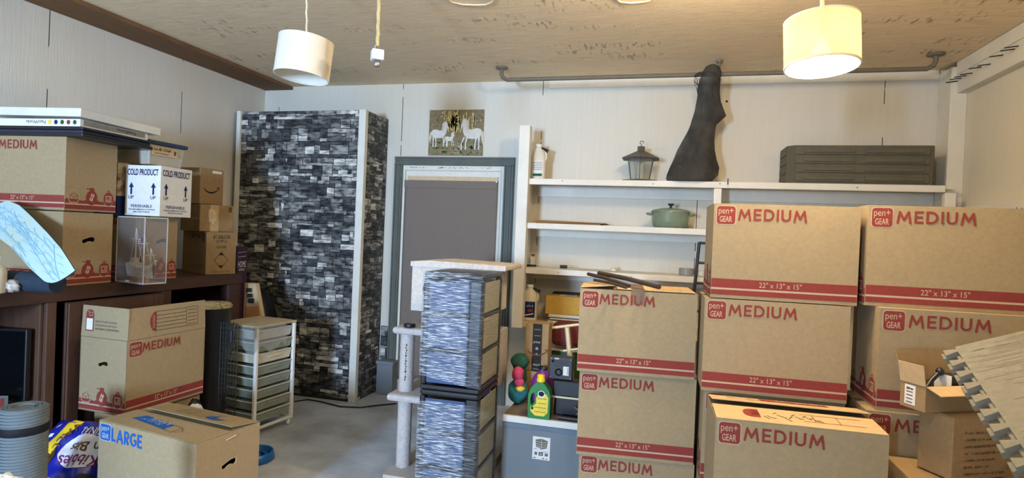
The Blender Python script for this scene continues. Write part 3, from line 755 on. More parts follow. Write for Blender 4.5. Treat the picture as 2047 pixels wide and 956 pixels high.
def end_print(m, fr, w, h, hole=True):
    ink, txt = 'red', 'cardtext'
    m.quad(fr, .0015, .025 * h, w - .0015, .085 * h, ink); m.quad(fr, .0015, .085 * h, w - .0015, .105 * h, txt, .0007)
    pts = [(.0015, .105 * h), (w - .0015, .105 * h)]
    top = []
    for i in range(40):
        u = w - .0015 - i / 39 * (w - .003); top.append((u, h * (.175 + .028 * math.cos((u / w - .14) / .37 * 2 * PI))))
    m.poly(fr, pts + top, ink)
    for i, c in enumerate((.16, .50, .84)):
        u, v, a = w * c, h * .195, .036
        m.ell(fr, u, v, a, a * 1.12, 'cardtext' if i != 1 else ink, .0013)
        m.ell(fr, u, v, a - .002, a * 1.12 - .002, ink if i != 0 else 'card', .0016)
        if i == 0:
            m.poly(fr, [(u - .03, v - .012), (u - .02, v - .027), (u + .02, v - .027), (u + .03, v - .012)], ink, .0018)
            for a_, b_ in (((-.022, .008), (0, .02)), ((0, .02), (.022, .008)), ((-.022, .008), (0, -.004)), ((0, -.004), (.022, .008)), ((-.022, .008), (-.022, -.014)), ((.022, .008), (.022, -.014)), ((0, -.004), (0, -.027))):
                m.line(fr, u + a_[0], v + a_[1], u + b_[0], v + b_[1], .0025, ink, .002)
        elif i == 1:
            m.quad(fr, u - .012, v + .03, u + .014, v + .055, ink, .0018); m.line(fr, u - .035, v + .05, u - .012, v + .045, .004, ink, .0018)
            m.poly(fr, [(u - .016, v - .012), (u + .004, v - .02), (u + .018, v + .018), (u - .002, v + .026)], txt, .002)
            m.line(fr, u - .006, v - .01, u + .006, v + .02, .003, ink, .0022); m.line(fr, u - .012, v + .008, u + .012, v + .0, .003, ink, .0022)
        else:
            m.poly(fr, [(u - .036, v + .022), (u + .036, v + .022), (u, v + .05)], ink, .0012)
            m.quad(fr, u - .02, v - .018, u + .02, v + .018, txt, .002); m.quad(fr, u - .015, v - .013, u + .015, v + .013, ink, .0022)
            for dx, dy in ((-.007, -.006), (.006, -.006), (.006, .005)): m.quad(fr, u + dx - .004, v + dy - .004, u + dx + .004, v + dy + .004, txt, .0024)
def hole_outline(u, v, s=1):
    """a hand-hold: a flattened, slightly kinked slot"""
    pts = [(-.038, -.010), (-.030, -.018), (-.016, -.016), (-.004, -.008), (.012, -.006), (.030, -.012), (.040, -.004), (.040, .008), (.028, .016), (.006, .014), (-.012, .008), (-.026, .004), (-.037, .0)]
    return [(u + a * s, v + b * s) for a, b in pts]

def carton(label, corner, yaw, l1, l2, h, front=None, right=None, left=None, top=True, hole=False, holepos=.62, kc='card', name='moving_box', cat='cardboard box', group=None, tape=True, lid=None, flip=False):
    """corner = the base corner nearest the camera; l1 runs left along the front, l2 runs back along the right side"""
    a = math.radians(yaw)
    l = Vector((-math.cos(a), math.sin(a), 0)) * l1; r_ = Vector((math.sin(a), math.cos(a), 0)) * l2
    base = Vector(corner) + (l + r_) / 2
    root = thing(name, label, cat, base, -a, group)
    x, y = l1 / 2, l2 / 2
    m = MB()
    frs = {'front': Frame((-x, -y, 0), (1, 0, 0), (0, 0, 1)), 'right': Frame((x, -y, 0), (0, 1, 0), (0, 0, 1)),
           'left': Frame((-x, y, 0), (0, -1, 0), (0, 0, 1)), 'back': Frame((x, y, 0), (-1, 0, 0), (0, 0, 1)), 'top': Frame((-x, -y, h), (1, 0, 0), (0, 1, 0))}
    c = [(-x, -y), (x, -y), (x, y), (-x, y)]
    V = [(p[0], p[1], 0) for p in c] + [(p[0], p[1], h) for p in c]
    faces = [(3, 2, 1, 0), (0, 1, 5, 4), (2, 3, 7, 6), (3, 0, 4, 7)]
    if not hole: faces.append((1, 2, 6, 5))
    if top: faces.append((4, 5, 6, 7))
    m.add(V, faces, kc)
    if hole:
        fr = frs['right']; outer = [(0, 0), (l2, 0), (l2, h), (0, h)]; ho = hole_outline(l2 * .5, h * holepos)
        A = [fr.p(u, v, 0) for u, v in outer]; Bh = [fr.p(u, v, 0) for u, v in ho]
        allp = A + Bh; out = []
        for t in tessellate_polygon([A, Bh]):
            n = (allp[t[1]] - allp[t[0]]).cross(allp[t[2]] - allp[t[0]]); out.append(tuple(t) if n.dot(fr.N) > 0 else tuple(reversed(t)))
        m.add(allp, out, kc)
        C = [fr.p(u, v, -.006) for u, v in ho]; k = len(ho)
        m.add(Bh + C, [(i, k + i, k + (i + 1) % k, (i + 1) % k) for i in range(k)], 'card_in')
    for nm, fn in (('front', front), ('right', right), ('left', left)):
        if fn:
            w = l1 if nm == 'front' else l2
            fn(m, frs[nm], w, h)
    m.build('body', root, .0035)
    if tape and top:
        q = MB(); q.box(-x - .0006, x + .0006, -.024, .024, h + .0004, h + .0010, 'clear_tape')
        q.build('tape', root)
    if lid: lid(root, x, y, h)
    root['_h'] = h
    del root['_h']
    return root
def med(m, fr, w, h): front_print(m, fr, w, h)
def end(m, fr, w, h): end_print(m, fr, w, h)

# --- right-hand stacks
AX = ((.150, 2.738, .784, -4.3, .519, .379), (.162, 2.765, .395, -5.0, .521, .384), (.170, 2.783, .002, -4.3, .518, .389))
la = ('sealed medium moving box with loose flap, topmost of the stack beside the wrapped drawer tower', 'middle moving box of the stack beside the wrapped drawer tower', 'lowest moving box of the stack beside the wrapped drawer tower, cut by the frame')
def lidA(root, x, y, h):
    m = MB(); m.M = Matrix.Translation((-x, 0, h + .003)) @ Euler((0, math.radians(-6), 0)).to_matrix().to_4x4()
    m.box(.0, .165, -y + .004, y - .004, 0, .003, 'card_in'); m.build('flap', root)
    m = MB(); m.box(-x + .165, x - .01, -y + .003, y - .003, h + .0045, h + .0075, 'card_in')
    fr = Frame((-x, -y, h + .0075), (1, 0, 0), (0, 1, 0))
    for u0, v0, u1, v1 in ((.33, .04, .45, .04), (.33, .04, .33, .10), (.45, .04, .45, .10), (.33, .10, .45, .10)): m.line(fr, u0, v0, u1, v1, .003, 'red')
    m.build('flap', root)
    m = MB(); m.box(-.03, .03, -y - .0012, y, h + .008, h + .0088, 'clear_tape'); m.box(-.03, .03, -y - .0014, -y - .0008, h - .06, h + .008, 'clear_tape'); m.build('tape', root)
for i, (x, y, z, yw, l1, h) in enumerate(AX):
    carton(la[i], (x, y, z), yw, l1, .31, h, front=med, right=end, lid=lidA if i == 0 else None, tape=i > 0)
carton('high medium moving box at the top of the middle stack, under the lit lamp', (.737, 2.581, 1.172), -1.7, .548, .31, .388, front=med, left=end)
carton('second box from the top of the middle stack, directly above the flapped one', (.715, 2.575, .786), -1.0, .546, .31, .382, front=med, right=end)
carton('mostly hidden moving box carrying the middle stack, behind the flapped box in front', (.715, 2.590, .395), 0, .534, .31, .387, front=med, left=end)
def lidB(root, x, y, h):
    # two long flaps meeting above the middle, the back one standing a little proud
    m = MB(); m.M = Matrix.Translation((0, -y, h + .001)) @ Euler((math.radians(3), 0, 0)).to_matrix().to_4x4()
    m.box(-x + .002, x - .002, 0, y - .006, 0, .003, 'card_in')
    fr = Frame((-x, 0, .003), (1, 0, 0), (0, 1, 0))
    m.ell(fr, .13, .085, .028, .042, 'red'); m.quad(fr, .13, .043, .158, .127, 'red')
    for u0, v0, u1, v1 in ((.30, .05, .50, .05), (.30, .12, .50, .12), (.42, .05, .42, .12), (.34, .05, .34, .12)): m.line(fr, u0, v0, u1, v1, .0025, 'red')
    rr = random.Random(4); u = .17
    for i in range(16): v = .07 + rr.uniform(-.02, .03); m.line(fr, u, v, u + .016, v + rr.uniform(-.03, .03), .003, 'black_ink'); u += .012
    m.build('flap', root)
    m = MB(); m.M = Matrix.Translation((0, y, h + .001)) @ Euler((math.radians(-9), 0, 0)).to_matrix().to_4x4()
    m.box(-x + .002, x - .002, -y + .004, 0, 0, .003, 'card_in')
    fr = Frame((-x, -y, .003), (1, 0, 0), (0, 1, 0))
    m.quad(fr, .19, .07, .43, .14, 'red'); m.text(fr, 'MEDIUM', .42, .13, .022, 'cardtext', .17, rot=PI); m.text(fr, '22" x 13" x 15"', .40, .10, .018, 'cardtext', .15, rot=PI)
    for u0, v0, u1, v1 in ((.09, .06, .16, .06), (.09, .06, .07, .12), (.07, .12, .14, .12), (.14, .12, .16, .06), (.16, .06, .19, .09), (.14, .12, .19, .09)): m.line(fr, u0, v0, u1, v1, .003, 'black_ink')
    m.build('flap', root)
carton('bottom moving box of the middle stack on the floor, almost wholly hidden', (.715, 2.590, .002), 0, .534, .31, .39, front=med, left=end)
carton('nearest medium moving box with written-on flaps, in front of the middle stack', (.752, 2.225, .388), -1.5, .552, .318, .388, front=med, right=end, tape=False, lid=lidB)
carton('moving box under the nearest flapped one in front of the middle stack', (.752, 2.225, .001), -1.5, .552, .318, .386, front=med, right=end)
carton('top moving box of the rightmost stack, running out of the frame', (1.325, 2.585, 1.178), -.5, .562, .31, .392, front=med, left=end)
carton('second moving box of the rightmost stack, behind the small open parcel', (1.365, 2.53, .786), 0, .562, .32, .391, front=med, left=end)
carton('third moving box of the rightmost stack, half hidden by a plain carton', (1.332, 2.515, .395), 0, .565, .32, .390, front=med, left=end)
carton('floor-level moving box carrying the rightmost stack', (1.332, 2.515, .002), 0, .565, .32, .392, front=med, left=end)
def lidF(root, x, y, h):
    for s in (1, -1):
        m = MB(); m.M = Matrix.Translation((-x if s > 0 else x, 0, h + .001)) @ Euler((0, math.radians(-5 * s), 0)).to_matrix().to_4x4()
        a = .06 if s > 0 else 2 * x - .075
        m.box(*((0, a) if s > 0 else (-a, 0)), -y + .003, y - .003, 0, .003, 'card_in'); m.build('flap', root)
carton('half open low carton wedged between the nearest moving box and the plain carton', (1.30, 2.06, .002), 0, .475, .41, .634, kc='card_tan', tape=False)
def fine(m, fr, w, h):
    for i, k in enumerate((.8, .9, .85, .95, .75, .6, 1.0)): scribble(m, fr, .05, h - .055 - i * .023, (w - .06) * k, .010, 'brown_ink')
def lidD(root, x, y, h):
    m = MB(); m.M = Matrix.Translation((0, -y, h + .0006))
    m.box(-x + .002, x - .002, 0.002, y * 1.2, 0, .003, 'card_tan'); m.build('flap', root)
carton('plain printed carton standing under the small open parcel', (.950, 2.262, .640), 62, .127, .235, .207, right=fine, kc='card_tan', tape=False, lid=lidD, name='shipping_carton')
def parcel():
    c = Vector((.874, 2.285, .852)); a = math.radians(62); h = .088
    l = Vector((-math.cos(a), math.sin(a), 0)) * .098; r = Vector((math.sin(a), math.cos(a), 0)) * .225
    root = thing('open_parcel', 'small open cardboard parcel with a white label, set on the plain carton', 'parcel', c + (l + r) / 2, -a)
    x, y = .049, .1125; m = MB()
    t = .003
    for b in ((-x, x, -y, y, 0, t), (-x, x, -y, -y + t, t, h), (-x, x, y - t, y, t, h), (-x, -x + t, -y + t, y - t, t, h), (x - t, x, -y + t, y - t, t, h)): m.box(*b, 'card_tan')
    m.build('tray', root)
    m = MB(); fr = Frame((-x, -y, 0), (1, 0, 0), (0, 0, 1)); m.quad(fr, .018, .012, .06, .08, 'paper')
    for i in range(5): m.line(fr, .025, .02 + i * .012, .05, .02 + i * .012, .003, 'black_ink', .0013)
    scribble(m, fr, .026, .062, .026, .010, 'navy'); m.build('label', root)
    def flap(name, orig, U, W, k='card_in', th=.003):
        q = MB(); O, U, W = Vector(orig), Vector(U), Vector(W); n = U.cross(W).normalized() * th
        q.hull8([O, O + U, O + U + W, O + W], [O + n, O + U + n, O + U + W + n, O + W + n], k); q.build(name, root)
    flap('flap', (x, -y + .002, h), (0, 2 * y - .004, 0), (.055, 0, -.018))                 # front flap folded out and down
    flap('flap', (-x, -y, h), (2 * x, 0, 0), (.0, -.012, .07))                              # left flap standing up
    flap('flap', (-x, -y + .002, h), (0, 2 * y - .004, 0), (-.03, 0, .10), 'card_tan')       # tall back flap
    return root
parcel()
# contents lying in the parcel
def contents():
    c = Vector((.874, 2.285, .857)); a = math.radians(62)
    u = Vector((-math.cos(a), math.sin(a), 0)); v = Vector((math.sin(a), math.cos(a), 0))
    m = MB(); p = c + u * .05 + v * .165
    m.M = Matrix.Translation(p) @ Euler((0, 0, -a)).to_matrix().to_4x4()
    m.box(-.03, .03, -.035, .035, 0, .11, 'black_plastic'); m.box(-.032, .032, -.037, -.0351, .0, .112, 'white_plastic')
    tag(m.build('boxed_part', bevel=.004), 'dark block with a white edge sticking up from the open parcel', 'device part')
    m = MB(); p = c + u * .055 + v * .055
    m.blob(p + Vector((0, 0, .025)), (.024, .03, .02), 'bag_black', 14, .08, 3); m.tube([p + Vector((0, 0, .05)), p + v * .03 + Vector((0, 0, .09)), p + v * .06 + Vector((0, 0, .115))], .008, 'black_plastic')
    m.blob(p + v * .065 + Vector((0, 0, .12)), .014, 'black_plastic', 12)
    tag(m.build('black_cable_bundle'), 'black cable bundle lying in the open parcel', 'cable')
contents()

# --- foam floor mats with jigsaw edges
def foam_mat(label, P0, P1, P2, off, grp):
    e1 = (P1 - P0).normalized(); e2 = (P2 - P0); e2 = (e2 - e1 * e2.dot(e1)).normalized(); n = e2.cross(e1).normalized()
    if n.z < 0: n = -n
    S, T, th = .62, 9, .014
    o = P0 + n * off
    pts = []
    d = .032; st = S / T
    # left edge (running along e2) with flared teeth pointing along -e1
    for i in range(T):
        a = i * st
        pts += [(0, a + st * .22), (-d, a + st * .08), (-d, a + st * .60), (0, a + st * .46)]
    pts += [(0, S)]
    for i in range(T):
        a = i * st; pts += [(a + st * .22, S), (a + st * .08, S + d), (a + st * .60, S + d), (a + st * .46, S)]
    pts += [(S, S), (S, 0), (0, 0)]
    poly = [o + e1 * u + e2 * v for u, v in pts]
    m = MB(); m.prism(poly, n * th, 'foam', 'foam_edge')
    fr = Frame(o + n * th, e1, e2) if e1.cross(e2).dot(n) > 0 else Frame(o + n * th, e2, e1)
    sw = e1.cross(e2).dot(n) <= 0
    # woven ribs pressed into the top and the seam along its upper edge
    rnd = random.Random(2)
    for i in range(70):
        v = .012 + i * .0085
        for j in range(3):
            u0 = rnd.uniform(.0, .2) + j * .2; u1 = u0 + rnd.uniform(.1, .2)
            a = (u0, v, min(u1, .6), v + rnd.uniform(-.002, .002))
            m.line(fr, *((a[1], a[0], a[3], a[2]) if sw else a), .0016, 'foam_line', .0004)
    for j in range(9):
        u0 = .03 + j * .06; a = (u0, .05, u0 + .03, .05 + (j % 2) * .006)
        m.line(fr, *((a[1], a[0], a[3], a[2]) if sw else a), .003, 'foam_line', .0006)
    return tag(m.build('foam_floor_mat'), label, 'foam mat', grp)
K['foam_line'] = mat('foam_weave_groove', (100, 97, 88), .95, .1, 40)
def camp(px, py, Z): return EYE + ray(px, py) * Z
P0, P2 = camp(1912, 702, 1.75), camp(2062, 925, 1.25)
_b = P2 - P0; _d = ray(2047, 671)
P1 = EYE + _d * ((P0 - EYE).dot(_b) / _d.dot(_b))        # the mat's corner is square
foam_mat('upper grey foam floor mat with jigsaw edge at the right frame edge', P0, P1, P2, 0, 'interlocking foam mats')
foam_mat('lower grey foam floor mat peeking out beneath the upper one at right', P0 + Vector((-.008, .004, -.0)), P1 + Vector((-.008, .004, 0)), P2 + Vector((-.012, .0, -.002)), -.0145, 'interlocking foam mats')

# ------------------------------------------------------------------ wrapped drawer tower
def tower():
    x0, x1, y0, y1, H = -1.178, -.862, 2.79, 3.155, 1.19
    for part_i, (z0, z1, lab) in enumerate(((.0, .592, 'lower black framed drawer unit wrapped in cling film, standing on the floor'), (.594, 1.19, 'upper black framed drawer unit wrapped in cling film, stacked on the lower one'))):
        r = thing('drawer_unit', lab, 'drawer unit', ((x0 + x1) / 2, (y0 + y1) / 2, z0), 0, 'cling-wrapped drawer units')
        w, d, h = (x1 - x0) / 2, (y1 - y0) / 2, z1 - z0
        m = MB(); m.box(-w, w, -d, d, h - .03, h, 'black_plastic'); m.build('top', r, .012)
        m = MB(); m.box(-w, w, -d, d, 0, .022, 'black_plastic'); m.build('base', r, .006)
        for sx in (-1, 1):
            for sy in (-1, 1):
                m = MB(); a, b = (-w, -w + .03) if sx < 0 else (w - (.07 if sy < 0 else .036), w); c_, e = (-d, -d + .05) if sy < 0 else (d - .03, d)
                m.box(a, b, c_, e, .0221, h - .0301, 'black_plastic'); m.build('corner_post', r, .01)
        n = 3; step = (h - .052) / n
        for i in range(n):
            zb = .022 + i * step
            if i: 
                m = MB(); m.box(-w + .002, w - .002, -d + .004, d - .004, zb - .008, zb + .006, 'black_plastic'); m.build('shelf_rail', r)
            m = MB(); a, b, c_, e = -w + .031, w - .006, -d + .006, d - .031
            k = 'tower_drawer'
            m.box(a, w - .072, c_, c_ + .004, zb + .012, zb + step - .014, k)
            m.box(w - .010, w - .006, -d + .051, d - .031, zb + .012, zb + step - .014, 'tower_side'); m.box(-w + .006, -w + .01, -d + .051, d - .031, zb + .012, zb + step - .014, 'tower_side')
            m.box(a, w - .038, d - .036, d - .031, zb + .012, zb + step - .014, k); m.box(a, w - .038, c_ + .004, d - .036, zb + .0121, zb + .016, k)
            m.box(a + .02, w - .08, c_ + .02, d - .06, zb + .0161, zb + step * .75, 'tower_goods')
            dr = m.build('drawer', r, .003)
            m = MB(); m.box(-.05, .05, c_ - .004, c_ - .0005, zb + step - .045, zb + step - .028, 'tower_drawer'); m.build('handle', dr, .003)
        # cling film: a thin sleeve a few millimetres off the frame with rounded corners
        m = MB(); e = .004
        zl, zh = (.02, h - .055) if part_i == 0 else (.05, h + .002)
        def fn(u, v):
            t = u * 4; i = int(t) % 4; f = t - int(t)
            c = [(-w - e, -d - e), (w + e, -d - e), (w + e, d + e), (-w - e, d + e)]
            p, q = c[i], c[(i + 1) % 4]
            x, y = p[0] + (q[0] - p[0]) * f, p[1] + (q[1] - p[1]) * f
            z = zl + (zh - zl) * v
            if part_i == 1 and v < .5: z += (.5 - v) * 2 * (-.045 * max(0, (x + w) / (2 * w)) + .02)
            wob = .0012 * math.sin(u * 90 + v * 31)
            return Vector((x * (1 + wob), y * (1 + wob), z))
        m.grid(fn, 48, 30, 'wrap', True, True); m.build('cling_film', r)
K['tower_drawer'] = clear('sky_tinted_drawer', (84, 106, 146), .6, .25)  # blue of the sky's reflection put into the drawer tint
K['tower_side'] = clear('clear_drawer_side', (206, 200, 176), .5, .3)
K['tower_goods'] = mat('folded_goods', (176, 170, 158), .9, .35, 9, rgb2=(84, 90, 106))
tower()

# ------------------------------------------------------------------ cat tree
def cat_tree():
    r = thing('cat_tree', 'pale grey carpeted cat tree with a house on top, behind the wrapped drawers', 'cat tree', (-1.25, 3.35, 0))
    ox, oy = -1.25, 3.35
    def B(name, x0, x1, y0, y1, z0, z1, k='carpet', bev=.018):
        m = MB(); m.box(x0 - ox, x1 - ox, y0 - oy, y1 - oy, z0, z1, k); return m.build(name, r, bev)
    m = MB(); z0, z1 = .0, .055
    m.prism([(x - ox, y - oy, z0) for x, y in ((-1.448, 2.95), (-1.20, 2.95), (-1.20, 3.18), (-.92, 3.18), (-.92, 3.60), (-1.448, 3.60))], (0, 0, z1), 'carpet'); m.build('base', r, .018)
    B('platform', -1.462, -1.195, 2.99, 3.40, .445, .485); B('platform', -1.452, -1.19, 3.01, 3.60, .815, .855)
    def post(x, y, z0, z1, rr=.04):
        m = MB(); n = 14
        m.grid(lambda u, v: Vector((x - ox + rr * (1 + .03 * math.sin(9 * u * 6.28 + v * 40)) * math.cos(u * 2 * PI), y - oy + rr * (1 + .03 * math.sin(7 * u * 6.28 + v * 55)) * math.sin(u * 2 * PI), z0 + (z1 - z0) * v)), 24, 30, 'carpet', True, True)
        m.build('post', r)
    post(-1.392, 3.10, .055, .447); post(-1.392, 3.10, .484, .817); post(-1.30, 3.40, .854, .925, .045); post(-1.0, 3.45, .05, .90, .04); post(-1.24, 3.30, .055, .447, .018)
    # worn bare seam on the upper post
    m = MB(); 
    for i in range(14): m.box(-1.385 - ox + (i % 3) * .002, -1.380 - ox + (i % 2) * .003, 3.0575 - oy, 3.061 - oy, .55 + i * .015, .56 + i * .015, 'brown_ink')
    m.build('worn_seam', r)
    # arched cubby between the platforms
    m = MB(); bx0, bx1, by, zb, zt = -1.33, -1.19, 3.22, .486, .814
    fr = Frame((bx0 - ox, by - oy, zb), (1, 0, 0), (0, 0, 1)); w, h = .40, zt - zb
    outer = [(0, 0), (.05, 0)]
    arch = [(.05, 0)] + [(.19 - .14 * math.cos(t / 12 * PI), .12 + .12 * math.sin(t / 12 * PI)) for t in range(13)] + [(.33, 0)]
    pts = [(0, 0)] + arch + [(w, 0), (w, h), (0, h)]
    m.prism([fr.p(u, v, 0) for u, v in pts], (0, .02, 0), 'carpet_beige')
    m.box(bx0 - ox, bx0 - ox + .02, by - oy + .021, by - oy + .34, zb, zt, 'carpet'); m.box(bx0 - ox + .38, bx0 - ox + .40, by - oy + .021, by - oy + .34, zb, zt, 'carpet'); m.box(bx0 - ox, bx0 - ox + .4, by - oy + .341, by - oy + .36, zb, zt, 'carpet'); m.box(bx0 - ox + .02, bx0 - ox + .38, by - oy + .021, by - oy + .34, zb - .0, zb + .01, 'raw_wood')
    m.build('cubby', r)
    # house with a round entrance and a lid
    hx0, hx1, hy0, hy1, hz0, hz1 = -1.432, -.95, 3.215, 3.59, .925, 1.185
    m = MB(); fr = Frame((hx0 - ox, hy0 - oy, hz0), (1, 0, 0), (0, 0, 1)); w, h = hx1 - hx0, hz1 - hz0
    A = [fr.p(u, v, 0) for u, v in ((0, 0), (w, 0), (w, h), (0, h))]
    hc = (.155, .13); hr = .085
    Bh = [fr.p(hc[0] + hr * math.cos(i / 24 * 2 * PI), hc[1] + hr * math.sin(i / 24 * 2 * PI), 0) for i in range(24)]
    allp = A + Bh; out = []
    for t in tessellate_polygon([A, Bh]):
        n = (allp[t[1]] - allp[t[0]]).cross(allp[t[2]] - allp[t[0]]); out.append(tuple(t) if n.dot(fr.N) > 0 else tuple(reversed(t)))
    m.add(allp, out, 'carpet_beige')
    C = [p + Vector((0, .02, 0)) for p in Bh]; m.add(Bh + C, [(i, (i + 1) % 24, 24 + (i + 1) % 24, 24 + i) for i in range(24)], 'carpet')
    for b in ((hx0, hx0 + .015, hy0, hy1, hz0, hz1), (hx1 - .015, hx1, hy0, hy1, hz0, hz1), (hx0, hx1, hy1 - .015, hy1, hz0, hz1), (hx0, hx1, hy0, hy1, hz0, hz0 + .015)): m.box(b[0] - ox, b[1] - ox, b[2] - oy, b[3] - oy, b[4], b[5], 'carpet_beige')
    m.build('house', r, .008)
    m = MB()
    m.prism([(hx0 - .008 - ox, hy0 - .01 - oy, 1.188), (hx0 - .008 - ox, hy1 - oy, 1.188), (hx0 + .1 - ox, hy1 - oy, 1.225), (-.845 - ox, hy1 - oy, 1.222), (-.845 - ox, hy0 - .01 - oy, 1.188)][:0] or [(hx0 - .008 - ox, hy0 - .01 - oy, 1.1855), (-.862 - ox, hy0 - .01 - oy, 1.1855), (-.862 - ox, hy0 - .01 - oy, 1.215), (hx0 + .12 - ox, hy0 - .01 - oy, 1.224), (hx0 - .008 - ox, hy0 - .01 - oy, 1.214)], (0, hy1 - hy0 + .01, 0), 'carpet_beige')
    m.build('lid', r, .008)
cat_tree()
m = MB(); m.lathe([(.030, 0), (.033, .004), (.033, .018), (.028, .022), (.0, .020)], 'black_plastic', 24, at_z(808, 658, .857) + Vector((0, .07, 0)))
tag(m.build('jar_lid'), 'small black round lid lying on the upper cat tree platform', 'lid')

# ------------------------------------------------------------------ left: brown cabinet
CZ, CXF, CY0, CY1 = 1.031, -2.985, 1.15, 3.685
def cabinet():
    r = thing('brown_cabinet', 'long dark brown wooden cabinet along the left wall, holding the cartons', 'cabinet', (-3.28, 2.4, 0))
    ox, oy = -3.28, 2.4
    def B(name, *b, k='brown_wood', bev=.004, par=None):
        m = MB(); m.box(b[0] - ox, b[1] - ox, b[2] - oy, b[3] - oy, b[4], b[5], k); return m.build(name, par or r, bev)
    xb = LX + .002
    B('top', xb, CXF, CY0, CY1, CZ - .075, CZ - .001)
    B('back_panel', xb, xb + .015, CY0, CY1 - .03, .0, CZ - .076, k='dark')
    B('side_panel', xb, CXF - .01, CY1 - .028, CY1 - .002, 0, CZ - .076)
    B('side_panel', xb, CXF - .01, CY0, CY0 + .03, 0, CZ - .076)
    B('partition', xb + .016, CXF - .03, 2.27, 2.33, 0, CZ - .076, k='brown_light')
    B('partition', xb + .016, CXF - .03, 3.02, 3.05, 0, CZ - .076)
    B('stile', CXF - .028, CXF - .005, 2.285, 2.335, 0, CZ - .076, k='brown_light')
    B('stile', CXF - .03, CXF - .008, 3.0, 3.06, 0, CZ - .076)
    B('stile', CXF - .03, CXF - .006, 3.56, CY1 - .03, 0, CZ - .076)
    B('shelf', xb + .016, CXF - .04, CY0 + .031, 2.269, .425, .45)
    B('shelf', xb + .016, CXF - .04, CY0 + .031, 2.269, .06, .09)
    # raised panel door
    d = B('door', CXF - .026, CXF - .006, 2.385, 2.995, .04, CZ - .085)
    m = MB()
    for b in ((CXF - .006, CXF + .006, 2.39, 2.46, .05, CZ - .09), (CXF - .006, CXF + .006, 2.92, 2.99, .05, CZ - .09), (CXF - .006, CXF + .006, 2.461, 2.919, CZ - .165, CZ - .09), (CXF - .006, CXF + .006, 2.461, 2.919, .05, .13)):
        m.box(b[0] - ox, b[1] - ox, b[2] - oy, b[3] - oy, b[4], b[5], 'brown_light')
    m.build('door_frame', d, .004)
cabinet()
def tv():
    r = thing('flat_television', 'black glossy screen standing in the left niche of the brown cabinet', 'television', (-3.27, 2.17, .4505), math.atan2(.251, .967))
    m = MB(); m.box(-.27, .245, -.012, .02, .02, .375, 'black_plastic'); m.build('body', r, .004)
    m = MB(); m.box(-.262, .237, -.0135, -.0125, .03, .367, 'tv'); m.build('screen', r)
    m = MB(); m.box(-.1, .1, -.05, .04, 0, .012, 'black_plastic'); m.box(-.03, .03, -.01, .01, .012, .02, 'black_plastic'); m.build('stand', r, .003)
tv()
m = MB(); p = at_x(12, 790, -3.06); m.M = Matrix.Translation((p.x, p.y - .05, .4505)) @ Euler((0, 0, .5)).to_matrix().to_4x4()
m.box(-.03, .03, -.06, .05, 0, .06, 'colour_box'); m.box(-.031, .031, .02, .0505, .0, .0605, 'leaf_line')
tag(m.build('small_printed_box', bevel=.002), 'small colourful printed box on the shelf before the television', 'box')

# --- cartons on the cabinet
carton('upper medium moving box at far left, under the stacked boards', (-3.056, 2.406, 1.425), -5.2, .505, .325, .386, front=med, right=end)
carton('lower medium moving box at far left, behind the rolled blue mat', (-3.0, 2.359, CZ + .001), -3.9, .545, .30, .385, front=med, right=end, hole=True)
carton('moving box on the cabinet behind the clear display case', (-2.99, 2.845, CZ + .001), 0, .55, .24, .378, front=med, right=end, hole=True)
def cold(m, fr, w, h):
    m.text(fr, 'COLD PRODUCT', w * .05, h * .80, h * .13, 'navy', w * .88, bold=.022)
    for u in (.17, .80):
        m.poly(fr, [(w * u - .006, h * .42), (w * u + .006, h * .42), (w * u + .006, h * .56), (w * u + .017, h * .56), (w * u, h * .66), (w * u - .017, h * .56), (w * u - .006, h * .56)], 'navy')
        m.text(fr, 'UP', w * u - .018, h * .33, h * .065, 'navy', .036, bold=.012)
    m.text(fr, 'PERISHABLE', w * .18, h * .16, h * .06, 'navy', w * .6, bold=.008)
    m.text(fr, 'REQUIRES IMMEDIATE ATTENTION', w * .12, h * .105, h * .03, 'navy', w * .74, bold=.01); m.text(fr, 'AND COLD STORAGE', w * .24, h * .06, h * .03, 'navy', w * .48, bold=.01)
carton('white COLD PRODUCT carton with blue arrows, standing on the display case', (-2.886, 2.842, 1.416), -4.9, .235, .258, .298, front=cold, right=cold, kc='white_card', name='perishables_carton', cat='carton')
def gallon_r(m, fr, w, h):
    for t, v, hh, ww in (('6/1 GALLON', .84, .09, .56), ('(3.78 L)', .74, .08, .36), ('LIQUID', .61, .065, .34)): m.text(fr, t, w * (.5 - ww / 2), h * v, h * hh, 'black_ink', w * ww, bold=.01)
    c = (.5 * w, .33 * h); a, b = .24 * w, .2 * h
    m.poly(fr, [(c[0] - a, c[1]), (c[0], c[1] - b), (c[0] + a, c[1]), (c[0], c[1] + b)], 'black_ink'); m.poly(fr, [(c[0] - a * .92, c[1]), (c[0], c[1] - b * .92), (c[0] + a * .92, c[1]), (c[0], c[1] + b * .92)], 'card_tan', .0013)
    m.poly(fr, [(c[0] - a * .4, c[1] + b * .6), (c[0] + a * .4, c[1] + b * .6), (c[0], c[1] + b)], 'black_ink', .0016); m.poly(fr, [(c[0] - a * .4, c[1] - b * .6), (c[0] + a * .4, c[1] - b * .6), (c[0], c[1] - b)], 'black_ink', .0016)
    m.text(fr, 'HANDLE WITH CARE', w * .2, h * .04, h * .03, 'black_ink', w * .6, bold=0)
def gallon_f(m, fr, w, h):
    m.text(fr, 'BOTTLES', w * .40, h * .84, h * .08, 'black_ink', w * .38, bold=.01)
    for i in range(3): m.line(fr, w * .84 + i * .012, h * .76, w * .84 + i * .012, h * .92, .006, 'black_ink')
    m.line(fr, w * .82, h * .93, w * .96, h * .93, .004, 'black_ink')
    scribble(m, fr, w * .5, h * .17, w * .36, h * .05, 'brown_ink')
